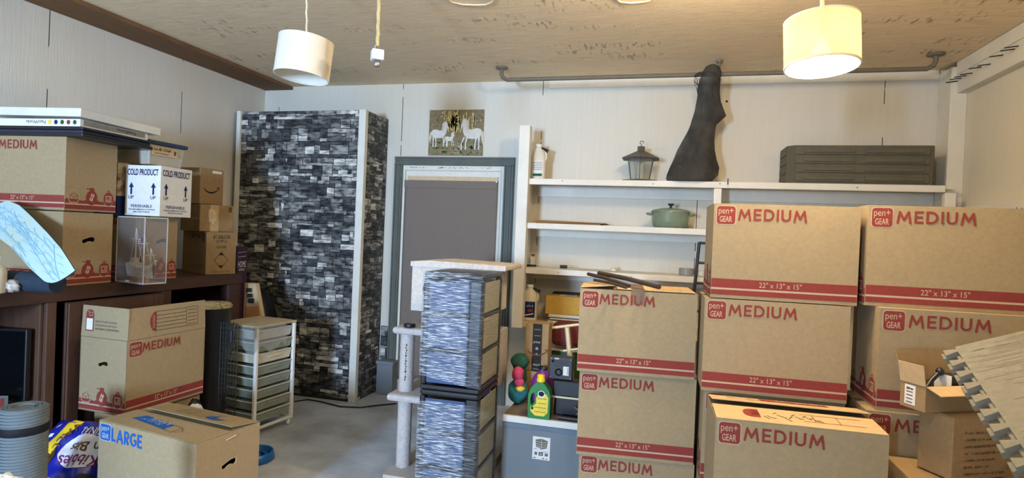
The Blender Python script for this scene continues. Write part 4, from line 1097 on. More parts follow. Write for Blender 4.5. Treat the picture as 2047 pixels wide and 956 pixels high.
carton('brown liquid carton marked 6/1 GALLON on the far end of the cabinet', (-3.043, 3.392, CZ + .001), 22.3, .344, .21, .294, front=gallon_f, right=gallon_r, kc='card_tan', name='gallon_carton', cat='carton')
def torn_r(m, fr, w, h):
    m.quad(fr, w * .30, 0, w * .55, h, 'tape', .0008)
    rr = random.Random(8)
    m.poly(fr, [(w * (.36 + .18 * math.cos(i / 14 * 2 * PI) * rr.uniform(.6, 1.1)), h * (.6 + .32 * math.sin(i / 14 * 2 * PI) * rr.uniform(.6, 1.1))) for i in range(14)], 'paper_beige', .0012)
    m.quad(fr, w * .85, h * .75, w * .95, h * .95, 'brown_ink')
def torn_f(m, fr, w, h):
    for i in range(4): m.line(fr, w * .74, h * (.1 + i * .1), w * .94, h * (.1 + i * .1), .002, 'black_ink')
    m.line(fr, w * .74, h * .05, w * .74, h * .5, .002, 'black_ink'); m.line(fr, w * .94, h * .05, w * .94, h * .5, .002, 'black_ink')
carton('torn taped brown carton between the gallon carton and the smile carton', (-3.085, 3.37, CZ + .297), 19.8, .26, .24, .186, front=torn_f, right=torn_r, kc='card_tan', name='taped_carton', cat='carton')
def smile(m, fr, w, h, k='black_ink', c=(.48, .40), s=1, off=.001):
    u0, v0 = w * c[0], h * c[1]; R_ = .075 * s
    pts = [(u0 + R_ * 1.05 * math.cos(a), v0 + .05 * s + R_ * .75 * math.sin(a)) for a in [PI * (1.12 + .76 * i / 16) for i in range(17)]]
    for i in range(16):
        wd = (.004 + .010 * math.sin(PI * (i + .5) / 16)) * s
        m.line(fr, *pts[i], pts[i + 1][0] + .001, pts[i + 1][1], wd, k, off)
    e = pts[-1]; m.poly(fr, [(e[0] - .018 * s, e[1] + .012 * s), (e[0] + .014 * s, e[1] + .014 * s), (e[0] + .010 * s, e[1] - .022 * s), (e[0] + .003 * s, e[1] + .002 * s)], k, off)
def smile_r(m, fr, w, h):
    smile(m, fr, w, h, c=(.45, .35), s=.85); m.quad(fr, w * .5, h - .03, w * .9, h - .012, 'paper')
carton('brown carton with a black smile mark, top of the far end of the cabinet', (-3.105, 3.385, 1.517), 3.6, .35, .205, .25, right=smile_r, kc='card_tan', name='smile_carton', cat='carton', tape=True)
def home_print(m, fr, w, h):
    m.text(fr, 'HOME', w * .12, h * .22, h * .24, 'paper', w * .74, bold=.0); m.text(fr, 'REFRESH', w * .2, h * .08, h * .09, 'paper', w * .55, bold=0)
    m.line(fr, w * .1, h * .62, w * .9, h * .66, .004, 'bluetext'); m.line(fr, w * .1, h * .8, w * .9, h * .83, .003, 'bluetext')
carton('small dark purple HOME box behind the gallon carton', (-3.03, 3.665, CZ + .001), -3, .16, .0, .001, top=False) if False else None
def home_box():
    r = thing('printed_box', 'dark purple box lettered HOME at the far end of the cabinet', 'box', (-3.12, 3.615, CZ + .001), math.radians(0))
    m = MB(); m.box(-.09, .09, -.005, .065, 0, .19, 'purple_box'); m.build('body', r, .003)
    m = MB(); fr = Frame((.09, -.005, 0), (0, 1, 0), (0, 0, 1)); home_print(m, fr, .07, .19); m.build('lettering', r)
def home_box2():
    p = at_z(472, 545, CZ); q = at_z(503, 542, CZ)
    r = thing('printed_box', 'dark purple box lettered HOME at the far end of the cabinet', 'box', (-3.16, 3.73, .002), 0)
    m = MB(); m.box(-.12, .10, -.012, .10, 0, CZ + .187, 'purple_box'); fr = Frame((.10, -.012, CZ - .01), (0, 1, 0), (0, 0, 1)); home_print(m, fr, .11, .19); m.build('body', r, .003)
home_box2()
# flowery box and blue-lidded bin behind the white carton
m = MB(); m.box(-3.30, -3.02, 2.775, 2.80, 1.412, 1.70, 'flower'); m.box(-3.301, -3.019, 2.774, 2.801, 1.411, 1.52, 'navy')
def flowery():
    r = thing('floral_box', 'floral and navy box standing between the moving boxes and the white carton', 'box', (-3.2, 2.92, 1.412))
    m = MB(); m.box(-.13, .045, -.12, .12, 0, .115, 'navy'); m.build('base', r, .003)
    m = MB(); m.box(-.13, .045, -.12, .12, .1155, .315, 'flower'); m.build('upper_half', r, .003)
flowery()
def blue_bin():
    r = thing('lidded_bin', 'clear bin with a dark blue lid, above the white carton', 'storage bin', (-3.18, 3.05, 1.732), 0)
    m = MB(); m.hull8([(-.13, -.12, 0), (.11, -.12, 0), (.11, .13, 0), (-.13, .13, 0)], [(-.14, -.132, .125), (.125, -.132, .125), (.125, .145, .125), (-.14, .145, .125)], 'milky'); m.build('tub', r, .008)
    m = MB(); m.box(-.15, .137, -.145, .157, .1255, .15, 'bluelid'); m.build('lid', r, .008)
    m = MB(); fr = Frame((.1245, -.12, .03), (0, 1, 0), (0, 0, 1)); m.quad(fr, .0, .03, .2, .085, 'paper_beige', .003)
    scribble(m, fr, .02, .058, .12, .020, 'black_ink', .004); scribble(m, fr, .02, .038, .11, .011, 'black_ink', .004); m.quad(fr, .17, .045, .185, .07, 'brown_ink', .004); m.build('label', r)
    m = MB(); m.box(-.10, .085, -.12, .1, .004, .085, 'paper_beige'); m.build('contents', r)
blue_bin()
# boards stacked on the upper left box
def boards():
    m = MB(); a = math.radians(-5)
    m.M = Matrix.Translation((-3.045, 2.42, 1.8125)) @ Euler((0, 0, math.radians(5))).to_matrix().to_4x4()
    m.box(-.46, .09, -.02, .46, 0, .018, 'black_plastic'); m.box(-.45, .08, -.01, .45, .018, .036, 'tray_navy'); m.box(-.46, .095, -.025, .465, .036, .05, 'black_plastic')
    tag(m.build('black_tray', bevel=.004), 'flat black tray lying on the upper left moving box', 'tray')
    r = thing('paint_canvas_set', 'white boxed paint set with coloured dots, under the big white board', 'art set', (-3.045, 2.42, 1.8632), math.radians(5))
    m = MB(); m.box(-.46, .085, -.03, .42, 0, .038, 'white_card')
    fr = Frame((-.46, -.03, 0), (1, 0, 0), (0, 0, 1))
    for i, c in enumerate(('yellow_plastic', 'navy', 'olive', 'red', 'plush_green')): m.ell(fr, .36 + i * .038, .021, .011, .012, c, n=16)
    m.text(fr, 'PaintWorks', .335, .030, .018, 'grey_metal', .12, rot=PI, bold=0)
    fr2 = Frame((.085, -.03, 0), (0, 1, 0), (0, 0, 1)); m.quad(fr2, .02, .008, .43, .036, 'silver_print'); m.text(fr2, 'PaintWorks', .36, .031, .018, 'black_ink', .13, rot=PI, bold=0)
    m.build('sleeve', r, .002)
    m = MB(); m.M = Matrix.Translation((-2.95, 2.39, 1.9035)) @ Euler((math.radians(-1.1), math.radians(1.2), math.radians(2))).to_matrix().to_4x4()
    m.box(-.60, 0, 0, .52, .009, .053, 'white_paint')
    tag(m.build('white_board', bevel=.003), 'thick white board lying on top of everything at upper left', 'board')
K['tray_navy'] = mat('dark_tray_inside', (48, 50, 66), .5, .15, 20)
K['silver_print'] = mat('silver_print', (140, 134, 124), .35, .2, 30, spec=.5)
boards()

# display case with model ship
def case():
    c = Vector((-2.79, 2.653, CZ + .001)); a = math.radians(11.9); l1, l2, h = .255, .143, .37
    l = Vector((-math.cos(a), math.sin(a), 0)); rr = Vector((math.sin(a), math.cos(a), 0)); l2 = .13
    base = c + l * l1 / 2 + rr * l2 / 2
    r = thing('display_case', 'clear acrylic display case holding a model ship, on the cabinet edge', 'display case', base, -a)
    x, y, t = l1 / 2, l2 / 2, .003
    m = MB()
    for b in ((-x, x, -y, -y + t, 0, h), (-x, x, y - t, y, 0, h), (-x, -x + t, -y + t, y - t, 0, h), (x - t, x, -y + t, y - t, 0, h), (-x, x, -y, y, h, h + t)): m.box(*b, 'acrylic')
    m.build('cover', r)
    m = MB()
    for sx, sy in ((-1, -1), (1, -1), (1, 1), (-1, 1)): m.box(sx * x - .002, sx * x + .002, sy * y - .002, sy * y + .002, 0, h, 'acrylic_edge')
    for z in (.0, h):
        for b in ((-x, x, -y - .002, -y + .002), (-x, x, y - .002, y + .002), (-x - .002, -x + .002, -y, y), (x - .002, x + .002, -y, y)): m.box(*b, z, z + .005, 'acrylic_edge')
    m.build('edge', r)
    m = MB(); m.box(-x + .005, x - .005, -y + .005, y - .005, .001, .008, 'acrylic_edge'); m.build('floor_plate', r)
    m = MB(); m.box(-.03, .0, -y - .004, -y - .001, .006, .016, 'paper'); m.build('name_plate', r)
    s = thing('model_ship', 'silvery model ship with masts and a small flag, inside the display case', 'model ship', base + Vector((0, 0, .0085)), -a)
    k = 'ship_grey'
    m = MB()
    def hull(u, v):
        L = -.115 + .235 * u; wv = .034 * math.sin(PI * min(1, .18 + .75 * u)) ** .6 * (.35 + .65 * v)
        return L, wv, .022 + .055 * v + .03 * (2 * u - 1) ** 2 * v
    for sg in (-1, 1):
        m.grid(lambda u, v, sg=sg: Vector((hull(u, v)[0], sg * hull(u, v)[1], hull(u, v)[2])), 16, 5, k)
    m.grid(lambda u, v: Vector((hull(u, 1)[0], (2 * v - 1) * hull(u, 1)[1], hull(u, 1)[2] - .006)), 16, 2, k)
    m.build('hull', s)
    m = MB(); m.box(-.09, -.02, -.02, .02, .07, .105, k); m.box(-.08, -.04, -.015, .015, .105, .13, k); m.box(.03, .07, -.015, .015, .07, .09, k); m.build('deckhouse', s, .002)
    m = MB(); m.box(-.06, .06, -.012, .012, .0, .025, 'raw_wood'); m.build('stand', s)
    for x_, z_ in ((-.055, .30), (.02, .27), (.085, .19)):
        m = MB(); m.tube([(x_, 0, .07), (x_, 0, z_)], .0034, k, 6); m.tube([(x_, -.03, z_ * .8), (x_, .03, z_ * .8)], .0015, k, 5); m.build('mast', s)
    m = MB()
    for p, q in (((-.055, 0, .30), (-.11, 0, .09)), ((-.055, 0, .30), (.02, 0, .1)), ((-.055, 0, .24), (-.1, .02, .09)), ((.02, 0, .27), (.085, 0, .11)), ((.02, 0, .27), (-.03, 0, .1)), ((.085, 0, .19), (.135, 0, .1)), ((-.055, .0, .27), (-.02, .02, .1)), ((.02, 0, .22), (.06, -.02, .1))): m.tube([p, q], .0015, k, 4)
    m.tube([(.08, 0, .09), (.135, 0, .125)], .003, k, 6); m.build('rigging', s)
    m = MB(); fr = Frame((-.032, -.004, .205), (1, 0, 0), (0, 0, 1))
    for i in range(7): m.quad(fr, 0, i * .0062, .052, (i + 1) * .0062, 'red' if i % 2 == 0 else 'paper')
    m.quad(fr, .029, .0186, .052, .0434, 'navy', .0013); m.build('flag', s, solid=.001)
K['ship_grey'] = mat('pewter_and_wood', (206, 200, 190), .4, .3, 40, spec=.6)
case()

# yoga mat unrolling from the left box
def yoga():
    r = thing('yoga_mat', 'half unrolled blue leaf print yoga mat draped before the left boxes', 'yoga mat', (-2.75, 2.12, CZ))
    o = r.location.copy()
    # the roll
    A = Vector((-2.735, 2.135, CZ + .049)); d = Vector((-.93, -.12, 0)).normalized()
    m = MB()
    n = 26
    m.tube([A - o, A + d * .5 - o], .048, 'mat_navy', 24, caps=False)
    f = Frame(A - o, Vector((0, 0, 1)).cross(-d).normalized(), (0, 0, 1))
    spiral = []
    m.ell(f, 0, 0, .048, .048, 'mat_navy', 0.0, 28)
    for i in range(90):
        t = i / 90 * 2 * PI * 4.5; rad = .008 + .038 * i / 90
        t2 = (i + 1) / 90 * 2 * PI * 4.5; rad2 = .008 + .038 * (i + 1) / 90
        m.line(f, rad * math.cos(t), rad * math.sin(t), rad2 * math.cos(t2), rad2 * math.sin(t2), .0016, 'strap', .0008)
    m.build('roll', r)
    # the loose sheet: rises from the roll and leans back on the carton
    Rr = [at_y(150, 541, 2.10), at_y(122, 497, 2.13), at_y(95, 466, 2.18), at_y(62, 432, 2.24), at_y(38, 410, 2.28), at_y(14, 401, 2.31)]
    Lf = [at_y(88, 562, 2.06), at_y(58, 535, 2.08), at_y(25, 496, 2.13), at_y(-5, 474, 2.18), at_y(-40, 452, 2.24), at_y(-80, 436, 2.28)]
    def lerp(P, t):
        s = t * (len(P) - 1); i = min(int(s), len(P) - 2); f_ = s - i
        return P[i].lerp(P[i + 1], f_)
    def fn(u, v):
        p = lerp(Lf, v).lerp(lerp(Rr, v), u)
        sag = math.sin(u * PI) * (.03 * (1 - v)) 
        return p + Vector((0, -.5, -1)).normalized() * sag - o
    m = MB(); m.grid(fn, 20, 24, 'mat_leaf')
    rnd = random.Random(5)
    def nrm(u, v):
        e = .01; a = fn(min(1, u + e), v) - fn(max(0, u - e), v); b = fn(u, min(1, v + e)) - fn(u, max(0, v - e))
        return a.cross(b).normalized()
    def stroke(uv, w):
        for (u0, v0), (u1, v1) in zip(uv, uv[1:]):
            if not (0 <= min(u0, u1) and max(u0, u1) <= 1 and 0 <= min(v0, v1) and max(v0, v1) <= 1): continue
            p, q = fn(u0, v0), fn(u1, v1); nn = nrm(u0, v0); 
            if nn.y > 0: nn = -nn
            s = (q - p).cross(nn).normalized() * w / 2
            m.add([p - s + nn * .002, q - s + nn * .002, q + s + nn * .002, p + s + nn * .002], [(0, 1, 2, 3)], 'leaf_line')
    for L in range(9):     # curved leaf veins with short cross veins
        u0, v0 = rnd.uniform(.05, .9), rnd.uniform(-.1, .4); a0 = rnd.uniform(.9, 2.0); pts = []
        for i in range(18):
            a = a0 + i * .05 * (1 if L % 2 else -1); pts.append((u0, v0)); u0 += .05 * math.cos(a); v0 += .05 * math.sin(a)
        stroke(pts, .0028)
        for i in range(1, 17, 2):
            for sg in (-1, 1):
                a = a0 + i * .05 * (1 if L % 2 else -1) + sg * 1.0; p = pts[i]; stroke([p, (p[0] + .07 * math.cos(a), p[1] + .07 * math.sin(a)), (p[0] + .12 * math.cos(a + .2 * sg), p[1] + .12 * math.sin(a + .2 * sg))], .0018)
    m.build('sheet', r, solid=0)
    q = MB(); q.grid(lambda u, v: fn(u, v) + Vector((0, .006, -.003)), 20, 24, 'mat_navy'); q.build('underside', r)
yoga()
def squeeze_bottle():
    p = at_z(8, 585, CZ)
    r = thing('plastic_bottle', 'cream plastic bottle with a white cap at the far left of the cabinet top', 'bottle', (p.x - .005, p.y - .045, CZ + .001))
    m = MB(); m.lathe([(.044, 0), (.05, .008), (.05, .10), (.04, .125), (.02, .138), (.02, .146)], 'cream_plastic', 24); m.build('bottle', r)
    m = MB(); m.lathe([(.024, .1462), (.024, .168), (.0, .169)], 'white_plastic', 20); m.build('cap', r)
K['cream_plastic'] = mat('cream_plastic', (200, 188, 166), .5, .08, 14)
squeeze_bottle()
m = MB(); p = at_z(44, 583, CZ); m.blob(p + Vector((.02, -.06, .032)), (.038, .028, .030), 'foil', 26, .14, 4, 5)
tag(m.build('crumpled_plastic'), 'crumpled clear plastic beside the cream bottle on the cabinet', 'plastic wrap')

# open medium box and its hidden support, large box in front
carton('plain carton on the floor holding up the open moving box', (-2.63, 2.46, .001), 3, .26, .44, .386, kc='card_tan', name='shipping_carton')
def open_box():
    a = math.radians(2.5); l1, l2, h = .319, .498, .383; corner = Vector((-2.609, 2.402, .3905))
    l = Vector((-math.cos(a), math.sin(a), 0)) * l1; r_ = Vector((math.sin(a), math.cos(a), 0)) * l2
    r = thing('moving_box', 'open medium moving box with upright flaps, behind the large blue-lettered box', 'cardboard box', corner + (l + r_) / 2, -a)
    x, y, t = l1 / 2, l2 / 2, .004
    m = MB()
    fr_f, fr_r = Frame((-x, -y, 0), (1, 0, 0), (0, 0, 1)), Frame((x, -y, 0), (0, 1, 0), (0, 0, 1))
    # front wall with a punched hand-hold
    A = [fr_f.p(u, v, 0) for u, v in ((0, 0), (l1, 0), (l1, h), (0, h))]; ho = hole_outline(l1 * .5, h * .66, .8); Bh = [fr_f.p(u, v, 0) for u, v in ho]
    allp = A + Bh; out = []
    for q in tessellate_polygon([A, Bh]):
        n = (allp[q[1]] - allp[q[0]]).cross(allp[q[2]] - allp[q[0]]); out.append(tuple(q) if n.dot(fr_f.N) > 0 else tuple(reversed(q)))
    m.add(allp, out, 'card')
    m.box(x - t, x, -y, y, 0, h, 'card'); m.box(-x, -x + t, -y, y, 0, h, 'card'); m.box(-x, x, y - t, y, 0, h, 'card'); m.box(-x, x, -y, y, 0, t, 'card')
    front_print(m, fr_r, l2, h); end_print(m, fr_f, l1, h)
    m.build('body', r)
    # flaps standing up
    fl = .162
    m = MB(); f = Frame((-x, -y, h + .002), (1, 0, 0), Vector((0, .03, 1)).normalized())
    m.hull8([f.p(0, 0, -.004), f.p(l1, 0, -.004), f.p(l1, 0, 0), f.p(0, 0, 0)], [f.p(.006, fl, -.004), f.p(l1, fl, -.004), f.p(l1, fl, 0), f.p(.006, fl, 0)], 'card')
    m.poly(f, [(.03, .03), (.085, .03), (.085, .12), (.075, .14), (.04, .14), (.03, .12)], 'red'); m.quad(f, .036, .036, .079, .095, 'paper', .0014)
    for a0, b0, a1, b1 in ((.04, .132, .05, .132), (.05, .132, .055, .11), (.055, .11, .076, .11), (.076, .11, .078, .126), (.078, .126, .052, .126)): m.line(f, a0, b0, a1, b1, .002, 'cardtext', .0016)
    for i, s in enumerate(('NEED MORE BOXES?', 'SCAN HERE OR VISIT US AT', 'WALMART.COM/MOVING')): m.text(f, s, .095, .078 - i * .019, .010, 'grey_metal' if i < 2 else 'brown_ink', .15 if i < 2 else .165, bold=0)
    m.build('flap', r)
    m = MB(); f = Frame((x, -y, h + .002), (0, 1, 0), Vector((-.02, 0, 1)).normalized())
    m.hull8([f.p(0, 0, 0), f.p(l2, 0, 0), f.p(l2, 0, -.004), f.p(0, 0, -.004)], [f.p(.004, fl, 0), f.p(l2 - .006, fl, 0), f.p(l2 - .006, fl, -.004), f.p(.004, fl, -.004)], 'card')
    def half(u, v, rr, k): m.poly(f, [(u, v - rr)] + [(u - rr * .7 * math.sin(i / 12 * PI), v - rr * math.cos(i / 12 * PI)) for i in range(1, 12)] + [(u, v + rr)], k)
    half(.165, .08, .053, 'red'); m.text(f, 'CONTENTS', .158, .045, .014, 'cardtext', .07, rot=PI / 2, bold=.0)
    for v in (.03, .05, .07, .09, .11, .132): m.line(f, .165, v, .36, v, .0022, 'black_ink')
    for a0, b0, a1, b1 in ((.165, .028, .165, .134), (.36, .028, .36, .134), (.44, .028, .44, .134), (.36, .028, .44, .028), (.36, .134, .44, .134)): m.line(f, a0, b0, a1, b1, .002, 'black_ink')
    for i in range(5): m.line(f, .37, .038 + i * .02, .43, .038 + i * .02, .003, 'brown_ink')
    m.build('flap', r)
open_box()
def large_f(m, fr, w, h): front_print(m, fr, w, h, 'LARGE', None, 'blue', 'bluetext')
def large_lid(root, x, y, h):
    m = MB(); m.M = Matrix.Translation((0, y, h + .001)) @ Euler((math.radians(-7), 0, 0)).to_matrix().to_4x4()
    m.box(-x * .78, x - .004, -y + .01, 0, 0, .003, 'card')
    fr = Frame((-x, -y, .003), (1, 0, 0), (0, 1, 0))
    m.ell(fr, .46, .07, .055, .03, 'blue'); m.quad(fr, .46, .072, .53, .12, 'card', .0012)
    for u0, v0, u1, v1 in ((.22, .05, .45, .05), (.22, .13, .45, .13), (.22, .05, .22, .13), (.30, .05, .30, .13), (.45, .05, .45, .13), (.22, .075, .45, .075), (.22, .10, .45, .10)): m.line(fr, u0, v0, u1, v1, .0025, 'black_ink')
    m.build('flap', root)
    m = MB(); m.box(-x + .002, x - .002, -y + .002, .01, h + .001, h + .004, 'card')
    fr = Frame((-x, -y, h + .004), (1, 0, 0), (0, 1, 0))
    m.poly(fr, [(.10, .085), (.36, .05), (.36, .11), (.13, .14)], 'blue'); m.text(fr, 'LARGE', .33, .115, .022, 'bluetext', .14, rot=PI - .12, bold=.01); m.text(fr, '28" x 15" x 16"', .30, .092, .016, 'bluetext', .15, rot=PI - .12, bold=0)
    for u0, v0, u1, v1 in ((.36, .05, .42, .04), (.42, .04, .46, .07), (.46, .07, .42, .10), (.42, .10, .36, .11), (.42, .04, .42, .10)): m.line(fr, u0, v0, u1, v1, .0025, 'brown_ink')
    m.build('flap', root)
    m = MB(); m.tube([(x + .001, -.02, h - .028), (x + .004, .03, h - .018)], .003, 'paper_beige', 5); m.build('staple', root)
carton('large blue-lettered moving box in the left foreground', (-1.868, 2.068, .001), 8.6, .634, .340, .458, front=large_f, hole=True, holepos=.70, tape=False, lid=large_lid)
# grey ribbed mat rolled upright
def grey_roll():
    p = at_z(48, 812, .60)
    r = thing('exercise_mat', 'rolled grey ribbed foam mat standing upright at the lower left corner', 'exercise mat', (p.x, p.y, 0.001))
    H, R0 = .60, .084
    m = MB()
    pts = []
    for i in range(110):
        t = i / 109; a = t * 2 * PI * 3 + .6; rad = .045 + (R0 - .045) * t; pts.append((rad * math.cos(a), rad * math.sin(a)))
    n = len(pts); nz = 2
    vs = [(x, y, z) for z in (0, H) for x, y in pts]; m.add(vs, [(i, i + 1, n + i + 1, n + i) for i in range(n - 1)], 'mat_grey', True)
    inner = [(x * (1 - .010 / math.hypot(x, y)), y * (1 - .010 / math.hypot(x, y))) for x, y in pts]
    vs = [(x, y, z) for z in (0, H) for x, y in inner]; m.add(vs, [(n + i, n + i + 1, i + 1, i) for i in range(n - 1)], 'mat_grey', True)
    vs = [(x, y, H) for x, y in pts] + [(x, y, H) for x, y in inner]; m.add(vs, [(i, i + 1, n + i + 1, n + i) for i in range(n - 1)], 'mat_grey')
    for k in range(46):       # ribs
        z = .01 + k * .0128
        m.lathe([(R0 + .0002, z), (R0 + .0018, z + .003), (R0 + .0018, z + .006), (R0 + .0002, z + .009)], 'mat_grey', 40, smooth=True)
    m.build('roll', r)
    m = MB(); m.lathe([(R0 + .0036, .495), (R0 + .0046, .496), (R0 + .0046, .527), (R0 + .0036, .528)], 'strap', 40); o = m.build('strap', r)
grey_roll()
# kibble bag
def kibble():
    A = at_z(150, 925, .24) + Vector((-.10, .0, 0))
    r = thing('dog_food_bag', 'blue and yellow dog food bag between the rolled mat and the large box', 'pet food bag', (A.x, A.y, 0))
    c = Vector((A.x, A.y, 0))
    # pillow-shaped bag lying against the cabinet, its printed side up and towards the room
    W, L, T = .36, .46, .16
    ex = Vector((.94, .18, .0)).normalized(); n0 = Vector((.12, -.70, .72)).normalized(); n0 = (n0 - ex * n0.dot(ex)).normalized(); ey = n0.cross(ex)
    cen = Vector((0, .05, .19))
    def surf(u, v, s):
        e = (1 - (2 * u - 1) ** 4) ** .5 * (1 - (2 * v - 1) ** 4) ** .5
        cr = .006 * math.sin(u * 21 + v * 9) + .005 * math.sin(v * 27 - u * 13)
        return cen + ex * (u - .5) * W + ey * (v - .5) * L + n0 * s * (T / 2 * e + cr * e)
    m = MB(); m.grid(lambda u, v: surf(u, v, 1), 26, 26, 'kibble_blue'); m.grid(lambda u, v: surf(1 - u, v, -1), 26, 26, 'kibble_blue')
    m.build('bag', r)
    m = MB()
    def pp(u, v, off): return surf(min(max(u, 0), 1), min(max(v, 0), 1), 1) + n0 * off
    def patch(poly, k, off):
        cx = sum(p[0] for p in poly) / len(poly); cy = sum(p[1] for p in poly) / len(poly)
        N = 6; n = len(poly); vs = []
        dense = []
        for i in range(n):
            for t in range(4): a, b = poly[i], poly[(i + 1) % n]; dense.append((a[0] + (b[0] - a[0]) * t / 4, a[1] + (b[1] - a[1]) * t / 4))
        n = len(dense)
        for j in range(N + 1):
            for p in dense: vs.append(pp(cx + (p[0] - cx) * j / N, cy + (p[1] - cy) * j / N, off))
        m.add(vs, [(j * n + i, j * n + (i + 1) % n, (j + 1) * n + (i + 1) % n, (j + 1) * n + i) for j in range(N) for i in range(n)], k, True)
    def txt(s, u, v, h, w, rot, k, off=.006):
        vs, fs, asp = text_mesh(s, .008); c_, s_ = math.cos(rot), math.sin(rot)
        m.add([pp(u + c_ * x * w - s_ * y * h, v + s_ * x * w + c_ * y * h, off) for x, y in vs], fs, k)
    patch([(.03, .16), (.20, .10), (.46, .94), (.30, .96)], 'kibble_yellow', .003)
    txt('VALUE SIZE', .40, .93, .10, .78, -PI / 2 - .28, 'brown_ink')
    patch([(.72 + .27 * math.cos(i / 20 * 2 * PI), .60 + .19 * math.sin(i / 20 * 2 * PI)) for i in range(20)], 'kibble_white', .003)
    txt("'n Bits", .93, .72, .11, .38, PI + .12, 'brown_ink'); txt('Kibbles', .95, .585, .12, .45, PI + .12, 'kibble_purple'); txt('ORIGINAL', .98, .90, .09, .42, PI + .1, 'kibble_white')
    patch([(.50 + .17 * math.cos(i / 16 * 2 * PI), .16 + .15 * math.sin(i / 16 * 2 * PI)) for i in range(16)], 'mat_grey', .003)
    patch([(.62, .04), (.98, .04), (.98, .40), (.86, .38), (.78, .22), (.66, .2)], 'kibble_dark', .0035)
    patch([(.88, .08), (.95, .1), (.93, .24), (.87, .2)], 'kibble_white', .005)
    patch([(.24, .44), (.40, .40), (.44, .52), (.36, .62)], 'brown_light', .004)
    for u, v in ((.07, .6), (.12, .72), (.05, .44), (.14, .84)): patch([(u, v), (u + .05, v + .02), (u + .06, v + .06), (u + .01, v + .05)], 'kibble_white', .004)
    m.build('print', r)
kibble()
m = MB(); p = EYE + ray(6, 962) * 1.75
m.blob(Vector((p.x, p.y, p.z - .04)), (.05, .05, .06), 'fleece', 22, .12, 9, 4)
m.lathe([(.045, 0), (.05, .2), (.03, p.z - .08)], 'fleece', 14, (p.x, p.y, 0.001))
tag(m.build('white_fleece'), 'scrap of white fleece at the bottom left corner', 'fleece')

# bin, bag and other things round the end of the cabinet
def bin_():
    c = (-2.76, 3.14)
    r = thing('waste_bin', 'tall black bin topped with pale wicker, behind the open moving box', 'bin', (c[0], c[1], 0))
    m = MB(); m.lathe([(.085, 0), (.095, .05), (.115, .845), (.12, .855)], 'black_plastic', 32); m.build('bin', r)
    m = MB(); m.lathe([(.118, .856), (.122, .868), (.108, .885), (.0, .893)], 'wicker', 40); m.build('wicker_lid', r)
bin_()
def wire_rack():
    a, b = at_y(440, 700, 3.0), at_y(474, 700, 3.0); zt = at_y(450, 646, 3.0).z; w = b.x - a.x
    r = thing('wire_panel', 'black wire grid panel standing before the white drawer cart', 'wire grid', (a.x, 3.0, .001), 0)
    m = MB()
    for i in range(1, 6): m.tube([(w * i / 6, 0, 0), (w * i / 6, 0, zt)], .0018, 'black_metal', 5)
    for j in range(1, 26): m.tube([(0, 0, zt * j / 26), (w, 0, zt * j / 26)], .0018, 'black_metal', 5)
    for x in (0, w): m.tube([(x, 0, 0), (x, 0, zt)], .003, 'black_metal', 6)
    m.tube([(0, 0, zt), (w, 0, zt)], .003, 'black_metal', 6); m.build('grid', r)
wire_rack()
def charger():
    p = at_y(461, 670, 2.9985)
    r = thing('power_adapter', 'black power adapter hanging by its cable before the drawer cart', 'power adapter', p)
    m = MB(); m.box(-.017, .017, -.014, .0, -.045, .03, 'black_plastic'); m.build('brick', r, .004)
    m = MB(); m.tube([(0, -.007, .03), (.004, -.006, .06), (.02, .0, .082), (.03, -.004, .04), (.028, -.006, -.04), (.014, -.006, -.1), (.004, -.006, -.14), (.0, -.006, -.1), (-.002, -.006, -.045)], .0025, 'black_plastic', 6); m.build('cable', r)
charger()
m = MB(); m.blob((-3.10, 4.04, .44), (.15, .14, .44), 'bag_black', 24, .06, 12, 3)
tag(m.build('black_sack'), 'black sack slumped between the cabinet end and the stone-papered closet', 'sack')
def wood_piece():
    r = thing('paper_bag', 'flattened brown paper carton with dark cut-outs, standing behind the drawer cart', 'paper bag', (-3.02, 3.77, .0))
    zb, zt = .55, 1.02
    m = MB(); a = [at_y(486, 640, 3.78), at_y(523, 636, 3.78), at_y(511, 567, 3.80), at_y(489, 566, 3.80)]
    o = r.location
    m.prism([Vector((p.x, p.y, p.z)) - o for p in a], (0, .04, 0), 'paper_beige')
    b = [at_y(485, 660, 3.779), at_y(524, 660, 3.779), at_y(517, 612, 3.787), at_y(490, 612, 3.787)]
    m.prism([Vector((p.x, p.y - .003, p.z)) - o for p in b], (0, .002, 0), 'raw_wood')
    for px, py, s in ((499, 580, 5), (501, 591, 5), (503, 601, 6)):
        q = [at_y(px - s, py - s * .8, 3.79), at_y(px + s, py - s * .8, 3.79), at_y(px + s, py + s * .8, 3.785), at_y(px - s, py + s * .8, 3.785)]
        m.prism([Vector((p.x, p.y - .012, p.z)) - o for p in q], (0, .003, 0), 'black_ink')
    m.build('face', r)
    m = MB(); m.box(.0, .09, .0, .04, 0, .60, 'card_tan'); m.build('lower_half', r)
wood_piece()
m = MB(); p = at_z(372, 812, .39); m.blob((-2.43, 2.67, .205), (.055, .07, .20), 'kibble_white', 22, .10, 21, 4); m.blob((-2.48, 2.72, .21), (.05, .07, .205), 'bag_black', 18, .10, 5, 4)
tag(m.build('plastic_bag'), 'crumpled white and dark plastic bag behind the large box', 'plastic bag')

